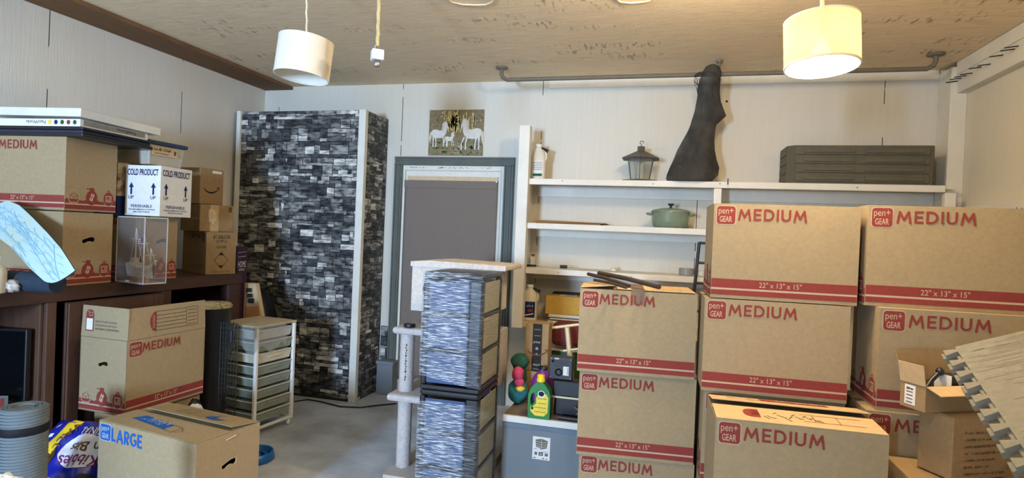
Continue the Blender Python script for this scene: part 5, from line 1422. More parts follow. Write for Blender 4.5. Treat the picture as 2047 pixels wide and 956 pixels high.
# white rolling drawer cart
def cart():
    a = math.radians(7.5); corner = Vector((-2.533, 3.288, 0)); l1, l2 = .314, .334
    l = Vector((-math.cos(a), math.sin(a), 0)) * l1; r_ = Vector((math.sin(a), math.cos(a), 0)) * l2
    r = thing('drawer_cart', 'white rolling cart with eight shallow plastic drawers, beside the stone-papered closet', 'drawer cart', corner + (l + r_) / 2, -a)
    x, y, z0, z1 = l1 / 2, l2 / 2, .045, .728
    for sx in (-1, 1):
        for sy in (-1, 1):
            m = MB(); m.box(sx * x - .011, sx * x + .011, sy * y - .011, sy * y + .011, z0, z1 - .012, 'white_plastic'); m.build('post', r, .004)
            m = MB(); cx, cy = sx * (x - .01), sy * (y - .01)
            m.lathe([(.0, -.011), (.019, -.010), (.021, 0), (.019, .010), (0, .011)], 'white_plastic', 20, (cx, cy, .0215), (1, .3, 0)); m.box(cx - .005, cx + .005, cy - .005, cy + .005, .03, z0 - .0005, 'white_plastic'); m.build('caster', r)
    m = MB()
    for zz in (z0 + .012,):
        for b in ((-x, x, -y - .008, -y + .008), (-x, x, y - .008, y + .008), (-x - .008, -x + .008, -y, y), (x - .008, x + .008, -y, y)): m.box(*b, zz - .008, zz + .008, 'white_plastic')
    m.build('base_rail', r, .002)
    m = MB(); m.box(-x - .014, x + .014, -y - .014, y + .014, z1 - .011, z1 + .004, 'cart_top'); m.build('top', r, .005)
    n = 8; st = (z1 - .03 - z0 - .03) / n
    for i in range(n):
        zt = z0 + .03 + (i + 1) * st
        k = {7: 'cart_clear', 6: 'drawer_grey', 5: 'drawer_white'}.get(i, 'drawer_grey')
        m = MB(); b = zt - st * .82; t = .003; xi, yi = x - .006, y - .014
        m.hull8([(-xi + .014, -yi + .01, b), (xi - .004, -yi + .01, b), (xi - .004, yi - .01, b), (-xi + .014, yi - .01, b)], [(-xi, -yi, zt - .008), (xi + .004, -yi, zt - .008), (xi + .004, yi, zt - .008), (-xi, yi, zt - .008)], k)
        m.box(-xi - .001, xi + .008, -yi - .003, yi + .003, zt - .0078, zt - .002, k)
        d = m.build('drawer', r, .002)
        if i != 7:
            m = MB(); m.box(xi + .001, xi + .0065, -.055, .055, zt - .034, zt - .022, k); m.build('handle', d, .002)
        m = MB()
        for sx in (-1, 1): m.tube([(sx * (x + .004), -y, zt - .001), (sx * (x + .004), y, zt - .001)], .003, 'white_plastic', 6)
        m.tube([(-x, -y - .004, zt - .001), (x, -y - .004, zt - .001)], .003, 'white_plastic', 6); m.build('runner', r)
    # loose film over the top corner
    m = MB()
    def film(u, v):
        t = u * 2 - 1
        px, py = (-x - .018, -y - .019) , None
        if t < 0: q = Vector((x + .019 + t * 2 * x * .95, -y - .019, 0))
        else: q = Vector((x + .019, -y - .019 + t * 2 * y * .8, 0))
        return q * (1 + .02 * math.sin(u * 40 + v * 17)) + Vector((0, 0, z1 + .003 - v * (.16 + .03 * math.sin(u * 19))))
    m.grid(film, 40, 12, 'film_loose'); m.build('loose_film', r)
K['cart_top'] = mat('beige_cart_top', (188, 172, 140), .6, .15, 10, (6, 1, 1))
K['cart_clear'] = mat('frosted_drawer', (196, 196, 188), .35, .06, 14, spec=.5)
K['film_loose'] = clear('loose_film', (236, 236, 232), .22, .15)
cart()
# blue bowl and floor cable
def bowl():
    r = thing('slow_feed_bowl', 'blue slow-feed pet bowl on the concrete behind the large box', 'pet bowl', (-2.30, 3.0, .001))
    m = MB(); R0 = .115
    m.lathe([(R0 - .01, 0), (R0, .006), (R0 - .008, .05), (R0 - .014, .052), (R0 - .02, .048), (R0 - .016, .008), (0, .006)], 'blue_bowl', 40); m.build('dish', r)
    m = MB()
    for rad, a0, a1 in ((.065, .3, 5.2), (.03, 2.0, 7.0)):
        pts = [(rad * math.cos(a0 + (a1 - a0) * i / 20), rad * math.sin(a0 + (a1 - a0) * i / 20), .024) for i in range(21)]
        m.tube(pts, .009, 'blue_bowl', 8); 
    m.lathe([(.02, .006), (.02, .03), (.01, .036), (0, .036)], 'blue_bowl', 16, (0, 0, 0)); m.build('maze_ridge', r)
bowl()
m = MB(); pts = [at_z(px, py, .006) for px, py in ((588, 803), (615, 799), (640, 803), (680, 813), (720, 815), (760, 810), (792, 807))]
m.tube(pts, .0055, 'black_plastic', 8)
tag(m.build('power_cable'), 'black power cable lying on the floor before the stone-papered closet', 'cable')

# ------------------------------------------------------------------ bench with its goods
BZ = .388
def bench():
    r = thing('storage_bench', 'low grey bench with a white front edge, behind the wrapped drawers', 'bench', (-.2, 3.7, 0))
    ox, oy = -.2, 3.7
    def B(name, *b, k, bev=.003):
        m = MB(); m.box(b[0] - ox, b[1] - ox, b[2] - oy, b[3] - oy, b[4], b[5], k); return m.build(name, r, bev)
    x0, x1, yf, yb = -.835, 1.7, 3.17, 4.60
    B('top_board', x0, x1, yf + .022, yb, BZ - .02, BZ, k='bench_top')
    B('edge_strip', x0, x1, yf, yf + .0215, BZ - .034, BZ + .002, k='white_paint')
    B('front_panel', x0, x1, yf + .012, yf + .04, 0, BZ - .036, k='bench_grey')
    B('lip', x0, x1, yf + .004, yf + .0118, BZ - .062, BZ - .036, k='bench_lip')
    B('side_panel', x0, x0 + .02, yf + .041, yb, 0, BZ - .021, k='bench_grey')
    m = MB(); fr = Frame((at_y(1063, 910, yf).x - ox, yf + .0115 - oy, .165), (1, 0, 0), (0, 0, 1)); w, h = .098, .125
    m.quad(fr, 0, 0, w, h, 'paper', .0009)
    m.poly(fr, [(.016, .108), (.05, .116), (.085, .106), (.08, .066), (.048, .056), (.02, .064)], 'grey_metal', .0016)
    for i in range(3): m.line(fr, .02, .075 + i * .012, .05, .068 + i * .013, .0015, 'paper', .0019); m.line(fr, .05, .068 + i * .013, .08, .075 + i * .012, .0015, 'paper', .0019)
    m.line(fr, .05, .058, .05, .115, .0015, 'paper', .0019)
    m.ell(fr, .024, .058, .02, .009, 'kibble_white', .0022); scribble(m, fr, .009, .054, .03, .008, 'pink', .0026); m.line(fr, .05, .045, .09, .045, .002, 'grey_metal', .0015)
    m.quad(fr, .036, .022, .06, .041, 'black_ink', .0016); m.quad(fr, .012, .024, .028, .04, 'grey_metal', .0016); m.quad(fr, .07, .022, .088, .038, 'grey_metal', .0016)
    m.line(fr, .04, .034, .056, .034, .003, 'paper', .0019); m.line(fr, .04, .028, .056, .028, .003, 'paper', .0019)
    m.line(fr, .006, .008, .02, .008, .004, 'black_ink', .0016); m.line(fr, .058, .008, .066, .008, .006, 'black_ink', .0016); m.line(fr, .075, .007, .084, .007, .004, 'black_ink', .0016)
    m.build('sticker', r)
bench()
def on_bench(px, py): return at_z(px, py, BZ + .001)
def green_bottle():
    p = on_bench(1076, 838)
    r = thing('plant_food_bottle', 'green bottle with a yellow cap and yellow label, on the bench edge', 'bottle', p + Vector((0, .03, 0)))
    k = 'green_plastic'
    m = MB()
    prof = [(0, .055), (.012, .060), (.06, .060), (.11, .058), (.15, .055), (.17, .046), (.185, .030), (.195, .019), (.20, .018)]
    # body with a gap at its left for the handle
    out = [(-.058, 0), (.058, 0), (.062, .01), (.062, .12), (.056, .155), (.035, .185), (.019, .20), (-.019, .20), (-.03, .187), (-.05, .165), (-.062, .13), (-.062, .09), (-.060, .01)]
    hole = [(-.047, .078), (-.035, .074), (-.024, .095), (-.022, .125), (-.030, .145), (-.042, .135), (-.049, .11)]
    A = [Vector((u, -.032, v)) for u, v in out]; Bh = [Vector((u, -.032, v)) for u, v in hole]
    tri = tessellate_polygon([A, Bh]); P = A + Bh; Q = [q + Vector((0, .064, 0)) for q in P]; n = len(A); kk = len(Bh)
    m.add(P, [tuple(t) if (P[t[1]] - P[t[0]]).cross(P[t[2]] - P[t[0]]).y < 0 else tuple(reversed(t)) for t in tri], k)
    m.add(Q, [tuple(t) if (Q[t[1]] - Q[t[0]]).cross(Q[t[2]] - Q[t[0]]).y > 0 else tuple(reversed(t)) for t in tri], k)
    m.add(A + Q[:n], [(i, (i + 1) % n, n + (i + 1) % n, n + i) for i in range(n)], k); m.add(Bh + Q[n:], [((i + 1) % kk, i, kk + i, kk + (i + 1) % kk) for i in range(kk)], k)
    m.build('bottle', r, .012)
    m = MB(); fr = Frame((0, -.032, 0), (1, 0, 0), (0, 0, 1))
    lab = [(-.045, .04), (-.02, .018), (.03, .018), (.05, .04), (.052, .12), (.04, .14), (.0, .14), (-.016, .115), (-.015, .085), (-.03, .07), (-.046, .065)]
    m.poly(fr, lab, 'yellow_label', .0012); m.ell(fr, .012, .138, .02, .02, 'white_plastic', .0016); m.ell(fr, .012, .140, .016, .014, 'black_ink', .002)
    m.text(fr, 'Quick Start', -.008, .108, .012, 'black_ink', .052, off=.002, bold=0)
    for i in range(5): m.line(fr, -.025 + (.02 if i > 2 else 0), .04 + i * .012, .042, .04 + i * .012, .0025, 'kibble_yellow' if i % 2 else 'brown_ink', .002)
    m.quad(fr, -.042, .05, -.03, .066, 'black_ink', .002); m.build('label', r)
    m = MB(); m.lathe([(.023, .2002), (.023, .215), (.020, .217), (.020, .238), (.0, .240)], 'yellow_plastic', 24); m.build('cap', r)
green_bottle()
def jug(name, label, p, h, w, k, kc, lab=None, cap_h=.03, rz=0, group=None):
    r = thing(name, label, 'jug', p, rz, group)
    m = MB()
    m.lathe([(w * .94, 0), (w, .01), (w, h * .62), (w * .8, h * .76), (w * .42, h * .88), (w * .36, h * .93)], k, 28, sy=.7); m.build('jug', r)
    m = MB(); m.tube([(w * .55, 0, h * .86), (w * .95, 0, h * .80), (w * 1.05, 0, h * .66), (w * .98, 0, h * .55)], w * .13, k, 10); m.build('handle', r)
    m = MB(); m.lathe([(w * .42, h * .931), (w * .42, h), (0, h)], kc, 20); m.build('cap', r)
    if lab: m = MB(); m.tube([(w * .40, 0, h * .90), (w * 1.25, 0, h * .80)], w * .14, 'black_plastic', 8, w * .26); m.build('spout', r)
    if lab:
        m = MB(); nn = 12
        def fn(u, v): a = -PI / 2 + (u - .5) * 1.8; return Vector((w * 1.012 * math.cos(a), w * .7 * 1.014 * math.sin(a), h * (.08 + .45 * v)))
        m.grid(fn, nn, 4, lab[0])
        f = Frame((0, -w * .725, 0), (1, 0, 0), (0, 0, 1))
        lab[1](m, f, w, h); m.build('label', r)
    return r
jug('detergent_jug', 'purple jug with a dark cap behind the green bottle', Vector((at_y(1084, 780, 3.42).x, 3.42, BZ + .001)), .235, .066, 'purple', 'black_plastic', rz=.2)
def prime_face(m, fr, w, h):
    m.quad(fr, w * .32, 0, w * .72, h, 'black_ink'); m.text(fr, 'prime', w * .37, h * .58, h * .06, 'bluetext', w * .28, bold=.0, off=.0016); m.text(fr, 'prime', w * .66, h * .17, h * .06, 'bluetext', w * .28, rot=PI, bold=0, off=.0016)
    for v in (.35, .48): m.ell(fr, w * .52, h * v, .008, .008, 'bluetext', .0016); m.ell(fr, w * .52, h * v, .004, .004, 'black_ink', .002)
    for v in (.05, .75, .88): m.line(fr, w * .38, h * v, w * .66, h * v, .005, 'grey_metal', .0016)
    smile(m, fr, w, h, k='brown_ink', c=(.52, .36), s=.8, off=.0022)
def amazon_stack():
    p = on_bench(1082, 792)
    b = (p.x + .0, 3.52)
    carton('plain brown carton under the tall black-taped carton on the bench', (at_y(1090, 780, 3.52).x, 3.52, BZ + .001), 2, .165, .16, .175, kc='card_tan', name='shipping_carton', tape=True)
    carton('tall brown carton with a black tape strip standing on a plain carton on the bench', (at_y(1094, 740, 3.53).x, 3.53, BZ + .178), -2, .145, .14, .29, front=prime_face, kc='card_tan', name='delivery_carton', cat='carton', tape=False)
amazon_stack()
def device():
    p = at_y(1122, 770, 3.33)
    r = thing('power_supply', 'black metal box with vents and a white label, on the black stand', 'electronic device', (p.x, 3.31, .592))
    m = MB(); m.box(-.065, .065, -.03, .03, 0, .125, 'black_metal'); fr = Frame((-.065, -.03, 0), (1, 0, 0), (0, 0, 1))
    for j in range(4):
        for i in range(6): m.line(fr, .03 + i * .013, .075 + j * .01, .038 + i * .013, .075 + j * .01, .002, 'dark')
    m.ell(fr, .055, .04, .022, .022, 'dark'); m.ell(fr, .055, .04, .012, .012, 'black_metal', .0013)
    m.quad(fr, .08, .025, .112, .075, 'paper', .0014); m.line(fr, .107, .03, .107, .07, .003, 'navy', .0018); m.quad(fr, .03, .112, .055, .12, 'bluetext', .0014)
    m.ell(fr, .02, .1, .008, .008, 'dark', .0014); m.build('body', r, .003)
    for u, v in ((.008, .01), (.122, .01), (.008, .115), (.122, .115)):
        m = MB(); m.lathe([(.003, 0), (.002, .002)], 'steel', 8, (-.065 + u, -.03, v), (0, -1, 0)); m.build('screw', r)
device()
def black_stand():
    p = on_bench(1125, 830)
    r = thing('black_stand', 'black flat machine with a pale strip on the bench, under the vented box', 'machine', (p.x + .01, 3.36, BZ + .001))
    m = MB(); m.box(-.07, .16, -.10, .0, .11, .20, 'black_plastic'); m.build('body', r, .01)
    m = MB(); m.box(-.068, .158, -.104, -.1005, .105, .115, 'cream'); m.build('trim_strip', r)
    m = MB(); m.box(-.06, .14, -.08, -.01, .0, .1095, 'black_plastic'); m.build('base', r, .01)
    m = MB(); m.tube([(-.02, -.15, .012), (.16, -.16, .012)], .011, 'black_metal', 10); m.build('foot_bar', r)
    m = MB(); m.tube([(.06, -.1, .06), (.09, -.12, .05), (.08, -.13, .03)], .006, 'steel', 8); m.build('clamp', r)
black_stand()
def easel():
    r = thing('cream_frame', 'cream metal frame with an upright bar standing behind the vented box', 'metal frame', (-.5, 3.66, BZ + .001))
    o = r.location
    def bar(name, a, b, w):
        m = MB(); A, B_ = at_y(*a, 3.66) - o, at_y(*b, 3.66) - o; m.tube([A, B_], w, 'cream', 4); m.build(name, r)
    bar('upright', (1133, 655), (1141, 742), .016); bar('crossbar', (1103, 656), (1160, 649), .010); bar('shelf_bar', (1126, 702), (1158, 698), .008)
    m = MB(); q = at_y(1141, 742, 3.66) - o; m.box(q.x - .016, q.x + .016, -.016, .016, 0, q.z, 'cream'); m.build('foot', r)
easel()
m = MB(); a = at_y(1104, 695, 3.86); b = at_y(1165, 655, 3.86); m.box(a.x, b.x + .06, 3.80, 4.0, a.z, b.z, 'maroon')
tag(m.build('maroon_bag', bevel=.03), 'dark maroon bag behind the cream frame', 'bag')
def tote():
    a = at_y(1100, 738, 3.80); b = at_y(1165, 698, 3.80)
    r = thing('green_tote', 'dark green glossy storage tote behind the cream frame', 'tote', ((a.x + b.x) / 2 + .03, 3.95, BZ + .001))
    w = (b.x - a.x) / 2 + .03
    m = MB(); m.hull8([(-w + .02, -.13, 0), (w - .02, -.13, 0), (w - .02, .13, 0), (-w + .02, .13, 0)], [(-w, -.15, .26), (w, -.15, .26), (w, .15, .26), (-w, .15, .26)], 'olive'); m.build('tub', r, .01)
    m = MB(); m.box(-w - .012, w + .012, -.162, .162, .2605, a.z + .13 - BZ, 'milky'); m.build('lid', r, .006)
tote()
bpy.data.objects['maroon_bag'].location.z = max(bpy.data.objects['maroon_bag'].location.z, BZ + .29)
def plush():
    p = at_y(1024, 800, 3.42)
    r = thing('plush_toy', 'colourful teal, green and pink plush toys heaped beside the drawers', 'plush toy', (-.815, 3.43, BZ + .001))
    m = MB(); m.blob((0, 0, .07), (.06, .08, .07), 'teal', 20, .06, 3); m.build('body', r)
    m = MB(); m.blob((.0, .02, .245), (.055, .06, .05), 'plush_green', 18, .05, 4); m.tube([(0, .02, .21), (.01, .02, .13)], .04, 'plush_green', 12); m.build('head', r)
    m = MB(); m.blob((.008, -.05, .185), (.035, .04, .045), 'pink', 16, .06, 6); m.blob((.02, -.06, .14), (.03, .03, .03), 'pink', 14, .05, 7); m.build('belly', r)
    m = MB(); m.blob((.03, -.07, .105), (.028, .025, .018), 'yellow_plush', 14, .05, 8); m.build('foot', r)
plush()

# ------------------------------------------------------------------ goods on the shelves
def sh(px, py, y=4.45): return at_y(px, py, y)
# fourth shelf
def lab_dark(m, f, w, h): scribble(m, f, -w * .1, h * .38, w * .7, h * .07, 'paper', .004); m.quad(f, w * .0, h * .24, w * .6, h * .32, 'red', .004); m.line(f, -w * .7, h * .12, w * .7, h * .2, .008, 'paper', .004)
jug('cleaner_jug', 'milky jug with a dark blue label on the lowest shelf beside the post', (at_y(1058, 620, 4.42).x, 4.42, Z4 + .001), .27, .062, 'milky_solid', 'white_plastic', ('navy', lab_dark))
def lab_white(m, f, w, h):
    for i in range(5): m.line(f, -w * .7, h * (.28 + i * .05), w * .7, h * (.28 + i * .05), .003, 'grey_metal', .004)
    m.quad(f, -w * .5, h * .10, w * .7, h * .17, 'plush_green', .004)
jug('vinegar_jug', 'clear white jug with a pale label on the top shelf beside the post', (at_y(1075, 350, 4.44).x, 4.44, Z1 + .001), .275, .058, 'milky_solid', 'white_plastic', ('paper', lab_white))
def books():
    xs = at_y(1098, 640, 4.40).x; z = Z4 + .001
    for i, (lab, k, dx, t, l) in enumerate((('cream paperback at the bottom of the pile under the yellow box', 'paper_beige', 0, .024, .24), ('dark magazine in the middle of the pile under the yellow box', 'black_ink', .014, .018, .23), ('white-edged folder on top of the pile under the yellow box', 'paper', .004, .022, .25))):
        m = MB(); m.box(xs + dx, xs + dx + l, 4.345 - dx, 4.56, z, z + t, k); m.box(xs + dx + .003, xs + dx + l - .003, 4.344 - dx, 4.3449 - dx, z + .004, z + t - .004, 'paper')
        tag(m.build('book', bevel=.002), lab, 'book', 'papers under the yellow box'); z += t + .001
    return z
bz = books()
def ybox():
    a = at_y(1091, 590, 4.33)
    r = thing('yellow_parcel', 'yellow-brown parcel with a shipping label on the lowest shelf', 'parcel', (a.x + .14, 4.46, bz))
    m = MB(); m.box(-.14, .13, -.12, .12, 0, .135, 'card_yellow'); fr = Frame((-.14, -.12, .135), (1, 0, 0), (0, 1, 0))
    m.quad(fr, .09, .04, .22, .16, 'paper')
    for i in range(14): m.line(fr, .13 + i * .005, .08, .13 + i * .005, .12, .002 + .002 * (i % 3 == 0), 'black_ink', .0013)
    m.line(fr, .15, .06, .19, .06, .006, 'grey_metal', .0013); m.build('body', r, .003)
    m = MB(); m.box(-.12, .12, .03, .115, .1352, .15, 'black_ink'); m.build('flap', r, .004)
ybox()
# third shelf
def tool(label, name, pts, rs, ks):
    r = thing(name, label, 'hand tool', pts[0])
    o = Vector(pts[0])
    for (a, b, rad, k, nm) in zip(pts, pts[1:], rs, ks, ('handle', 'blade')):
        m = MB(); m.tube([Vector(a) - o, Vector(b) - o], rad, k, 10); m.build(nm, r)
z3 = Z3 + .001
tool('black-handled screwdriver lying on the third shelf', 'screwdriver', [(at_y(1119, 535, 4.46).x, 4.46, z3 + .013), (at_y(1134, 535, 4.47).x, 4.47, z3 + .013), (at_y(1143, 535, 4.48).x, 4.48, z3 + .012)], (.012, .004), ('black_plastic', 'steel'))
tool('black utility knife lying on the third shelf beside the post', 'utility_knife', [(at_y(1052, 532, 4.45).x, 4.45, z3 + .009), (at_y(1072, 532, 4.46).x, 4.46, z3 + .009), (at_y(1077, 532, 4.47).x, 4.47, z3 + .008)], (.008, .003), ('black_plastic', 'steel'))
m = MB(); p = at_y(1054, 521, 4.5); m.box(-.998, p.x + .015, 4.54, 4.60, z3, z3 + .075, 'white_paint'); m.box(-.998, p.x + .02, 4.54, 4.60, z3 + .075, z3 + .084, 'raw_wood'); m.box(-.998, p.x + .018, 4.54, 4.60, z3 + .084, z3 + .092, 'brown_ink')
tag(m.build('wood_offcut', bevel=.002), 'small stacked wood offcuts on the third shelf behind the post', 'offcut')
m = MB(); m.lathe([(.026, 0), (.026, .012), (.014, .02), (.012, .028), (0, .029)], 'milky_solid', 20, (at_y(1226, 541, 4.5).x, 4.5, z3)); tag(m.build('bottle_stopper'), 'small pale plastic stopper on the third shelf, midway along', 'stopper')
def tape_roll():
    x = at_y(1372, 545, 4.47).x
    r = thing('tape_roll', 'roll of grey duct tape standing flat on the third shelf', 'tape roll', (x, 4.47, z3))
    m = MB(); m.tubeshell(.038, .052, 0, .05, 'grey_tape', 'paper_beige', 32); m.build('roll', r)
K['grey_tape'] = mat('grey_duct_tape', (140, 140, 138), .4, .06, 20, spec=.5)
tape_roll()
m = MB(); m.lathe([(.028, 0), (.03, .02), (.02, .036), (0, .038)], 'white_plastic', 20, (at_y(1404, 545, 4.52).x, 4.52, z3)); tag(m.build('white_tub'), 'small white tub beside the black ladder frame on the third shelf', 'tub')
def ladder():
    r = thing('black_ladder', 'black metal step frame leaning behind the moving boxes at the shelves', 'step ladder', (.26, 4.2, BZ + .001))
    o = r.location
    def rail_(a, b, y):
        A, B_ = at_y(*a, y), at_y(*b, y); A2 = Vector((A.x - (A.x - B_.x) * 3.4, y, BZ + .004)); m = MB(); m.tube([A - o, B_ - o, Vector((B_.x - .06, y, BZ + .004)) - o], .011, 'black_metal', 8); m.build('rail', r)
    rail_((1398, 484), (1389, 570), 4.24); A, B_ = at_y(1398, 484, 4.24), at_y(1389, 570, 4.24)
    m = MB(); m.tube([A + Vector((.30, 0, 0)) - o, B_ + Vector((.30, 0, 0)) - o, Vector((B_.x + .24, 4.24, BZ + .004)) - o], .011, 'black_metal', 8); m.build('rail', r)
    for t in (.02, .48, .95, 1.6):
        p = A.lerp(B_, t); m = MB(); m.tube([p - o, p + Vector((.30, 0, 0)) - o], .009, 'black_metal', 8); m.build('rung', r)
ladder()
m = MB(); m.blob((.225, 3.055, .60), (.045, .095, .60), 'bag_black', 26, .05, 31, 5)
tag(m.build('black_bag'), 'black crumpled bag wedged behind the gap between two box stacks', 'bag')
# second shelf
m = MB(); a = at_y(1059, 445, 4.32); b = at_y(1211, 450, 4.32)
m.box(a.x + .04, b.x - .04, 4.34, 4.58, Z2 + .001, Z2 + .010, 'raw_wood'); m.hull8([(a.x + .02, 4.32, Z2 + .010), (b.x - .02, 4.32, Z2 + .010), (b.x - .02, 4.60, Z2 + .010), (a.x + .02, 4.60, Z2 + .010)], [(a.x, 4.305, Z2 + .026), (b.x, 4.305, Z2 + .016), (b.x, 4.62, Z2 + .016), (a.x, 4.62, Z2 + .026)], 'raw_wood')
tag(m.build('wooden_board', bevel=.004), 'flat brown wooden board lying on the second shelf', 'board')
def pot():
    c = Vector((at_y(1340, 440, 4.44).x, 4.44, Z2 + .001))
    r = thing('dutch_oven', 'sage green enamelled dutch oven on the second shelf', 'cooking pot', c)
    m = MB(); m.lathe([(.105, 0), (.122, .01), (.131, .05), (.134, .105), (.136, .112), (.126, .112), (.122, .05), (.11, .012), (0, .01)], 'green_pot', 40); m.build('pot', r)
    m = MB(); m.lathe([(.139, .1125), (.139, .12), (.125, .13), (.07, .142), (.02, .147), (0, .147)], 'green_pot', 40); lid = m.build('lid', r)
    m = MB(); m.lathe([(.010, .147), (.008, .160), (.02, .168), (.024, .174), (.018, .178), (0, .178)], 'black_metal', 20); m.build('knob', lid)
    for s in (-1, 1):
        m = MB(); m.tube([(s * .128, -.04, .098), (s * .155, -.034, .099), (s * .166, 0, .1), (s * .155, .034, .099), (s * .128, .04, .098)], .009, 'green_pot', 10); m.build('handle', r)
pot()
# top shelf: feeder, bag, planter
def feeder():
    c = Vector((at_y(1280, 340, 4.44).x, 4.44, Z1 + .001))
    r = thing('bird_feeder', 'glass-sided bird feeder with a dark bronze roof on the top shelf', 'bird feeder', c)
    k = 'black_bronze'
    m = MB(); m.lathe([(.135, 0), (.142, .004), (.142, .009), (.1, .014)], k, 6, phase=PI / 6, smooth=False); m.build('tray', r)
    m = MB(); m.lathe([(.075, .0145), (.10, .165)], 'glass', 6, phase=PI / 6, smooth=False); m.build('glass_panes', r)
    for i in range(6):
        a = PI / 6 + i * PI / 3; m = MB(); m.tube([(.076 * math.cos(a), .076 * math.sin(a), .0145), (.101 * math.cos(a), .101 * math.sin(a), .165)], .0032, k, 6); m.build('edge_rod', r)
    m = MB(); m.lathe([(.025, .0145), (.025, .13), (.0, .14)], 'bluetext', 16); m.build('seed_tube', r)
    m = MB(); m.lathe([(.150, .165), (.152, .169), (.055, .215), (.034, .224), (.030, .23), (.030, .26), (0, .262)], k, 6, phase=PI / 6, smooth=False); m.build('roof', r)
    m = MB(); m.tube([(0, 0, .262), (0, 0, .276), (-.012, 0, .288), (-.002, 0, .302), (.014, 0, .298), (.014, 0, .284)], .003, k, 6); m.build('hook', r)
K['black_bronze'] = mat('dark_bronze', (84, 78, 66), .5, .12, 20, spec=.5)
feeder()
def mesh_bag():
    y = 4.36
    rows = [(363, 1334, 1422), (358, 1331, 1427), (350, 1333, 1436), (335, 1339, 1438), (320, 1346, 1433), (300, 1354, 1429), (280, 1365, 1428), (262, 1375, 1430), (250, 1380, 1432), (243, 1382, 1440), (234, 1385, 1451), (224, 1388, 1446), (208, 1391, 1439), (196, 1393, 1437), (188, 1391, 1436), (178, 1394, 1436), (165, 1398, 1437), (155, 1402, 1438), (146, 1408, 1434), (143, 1414, 1428)]
    base = Vector((at_y(1380, 363, y).x, y, Z1 + .001))
    r = thing('mesh_laundry_bag', 'black mesh laundry bag hanging from the pipe rail onto the top shelf', 'laundry bag', base)
    zlo = at_y(1380, 363, y).z
    prof = []
    for i, (py, a, b) in enumerate(rows):
        A, B_ = at_y(a, py, y), at_y(b, py, y); t = i / (len(rows) - 1)
        prof.append(((A.x + B_.x) / 2, (B_.x - A.x) / 2, (A.z + B_.z) / 2 - zlo + Z1 + .003, (.085 * (1 - t) ** .8 + .024)))
    m = MB(); rnd = random.Random(3)
    N = 36; vs = []
    for i, (cx, hw, z, d) in enumerate(prof):
        t = i / (len(prof) - 1); yy = y - (y - 4.20) * min(1, max(0, (t - .45) / .4))
        for j in range(N):
            a = 2 * PI * j / N; fold = 1 + .10 * math.sin(7 * a + i * .25) * math.sin(a) ** 2
            vs.append(Vector((cx + hw * math.cos(a), yy + d * math.sin(a) * fold * (-1), z)) - base)
    m.add(vs, [(i * N + j, i * N + (j + 1) % N, (i + 1) * N + (j + 1) % N, (i + 1) * N + j)[::-1] for i in range(len(prof) - 1) for j in range(N)], 'mesh_black', True)
    m.add(vs[:N], [tuple(range(N))], 'mesh_black'); m.add(vs[-N:], [tuple(reversed(range(N)))], 'mesh_black'); m.build('bag', r)
    m = MB()
    for i in range(9):
        a = at_y(1388 + i * 2, 156, 4.23); b = at_y(1389 + i * 2.4 + (i % 3), 172 + (i * 7) % 14, 4.24); m.tube([a - base, b - base], .0018, 'mesh_black', 5)
    for i in range(6):
        a = at_y(1386 + i * 3, 160 + i * 3, 4.23); b = at_y(1404, 182 - i * 3, 4.24); m.tube([a - base, b - base], .0015, 'mesh_black', 5)
    m.build('net_fringe', r); m = MB()
    for i in range(5):
        a = at_y(1430, 150 + i * 4, 4.23); b = at_y(1443 - i, 160 + i * 4, 4.24); m.tube([a - base, b - base], .0018, 'mesh_black', 5)
    m.build('net_fringe', r)
    m = MB(); c = at_y(1410, 152, 4.25) - base
    m.tube([c + Vector((-.07, -.01, -.005)), c + Vector((-.04, -.022, .012)), c + Vector((.02, -.022, .02)), c + Vector((.07, -.02, .01)), c + Vector((.09, -.005, -.03))], .012, 'mesh_black', 8); m.build('drawstring', r)
mesh_bag()
def planter():
    x0, x1 = .775, 1.640; z0, z1, yf, yb = Z1 + .001, Z1 + .255, 4.315, 4.60
    r = thing('planter_box', 'long dark grey ribbed planter box at the right end of the top shelf', 'planter', ((x0 + x1) / 2, (yf + yb) / 2, z0))
    w, d, h = (x1 - x0) / 2, (yb - yf) / 2, z1 - z0
    m = MB(); t = .008
    c = .045
    ring = [(-w, -d + c), (-w + c, -d), (w - .012, -d), (w, -d + .012), (w, d), (-w, d)]
    n = len(ring); vs = [(x, y, 0) for x, y in ring] + [(x, y, h) for x, y in ring]; inn = [(x * (1 - t / w), y * (1 - t / d), z) for z in (h, .01) for x, y in ring]
    m.add(vs, [(i, (i + 1) % n, n + (i + 1) % n, n + i) for i in range(n)] + [tuple(reversed(range(n)))], 'planter')
    m.add(vs[n:] + inn[:n], [(i, (i + 1) % n, n + (i + 1) % n, n + i) for i in range(n)], 'planter'); m.add(inn, [(i, (i + 1) % n, n + (i + 1) % n, n + i) for i in range(n)] + [tuple(range(n, 2 * n))], 'planter')
    m.build('shell', r)
    # raised slats with notched ends on the face
    m = MB()
    for i in range(4):
        zb = .012 + i * .06
        m.box(-w + c + .004, w - .03, -d - .010, -d - .0005, zb, zb + .048, 'planter')
        m.box(-w + c + .05, -w + c + .36, -d - .018, -d - .0101, zb + .012, zb + .036, 'planter'); m.box(-w + c + .42, w - .06, -d - .018, -d - .0101, zb + .010, zb + .038, 'planter')
    m.build('slat_front', r, .003)
    for i in range(4):
        m = MB(); zb = .012 + i * .06; m.box(-w - .005, -w - .0005, -d + c + .005, d - .02, zb, zb + .044, 'planter'); m.build('slat', r, .002)
planter()
K['bark'] = mat('brown_bark', (66, 52, 40), .8, .25, 20)
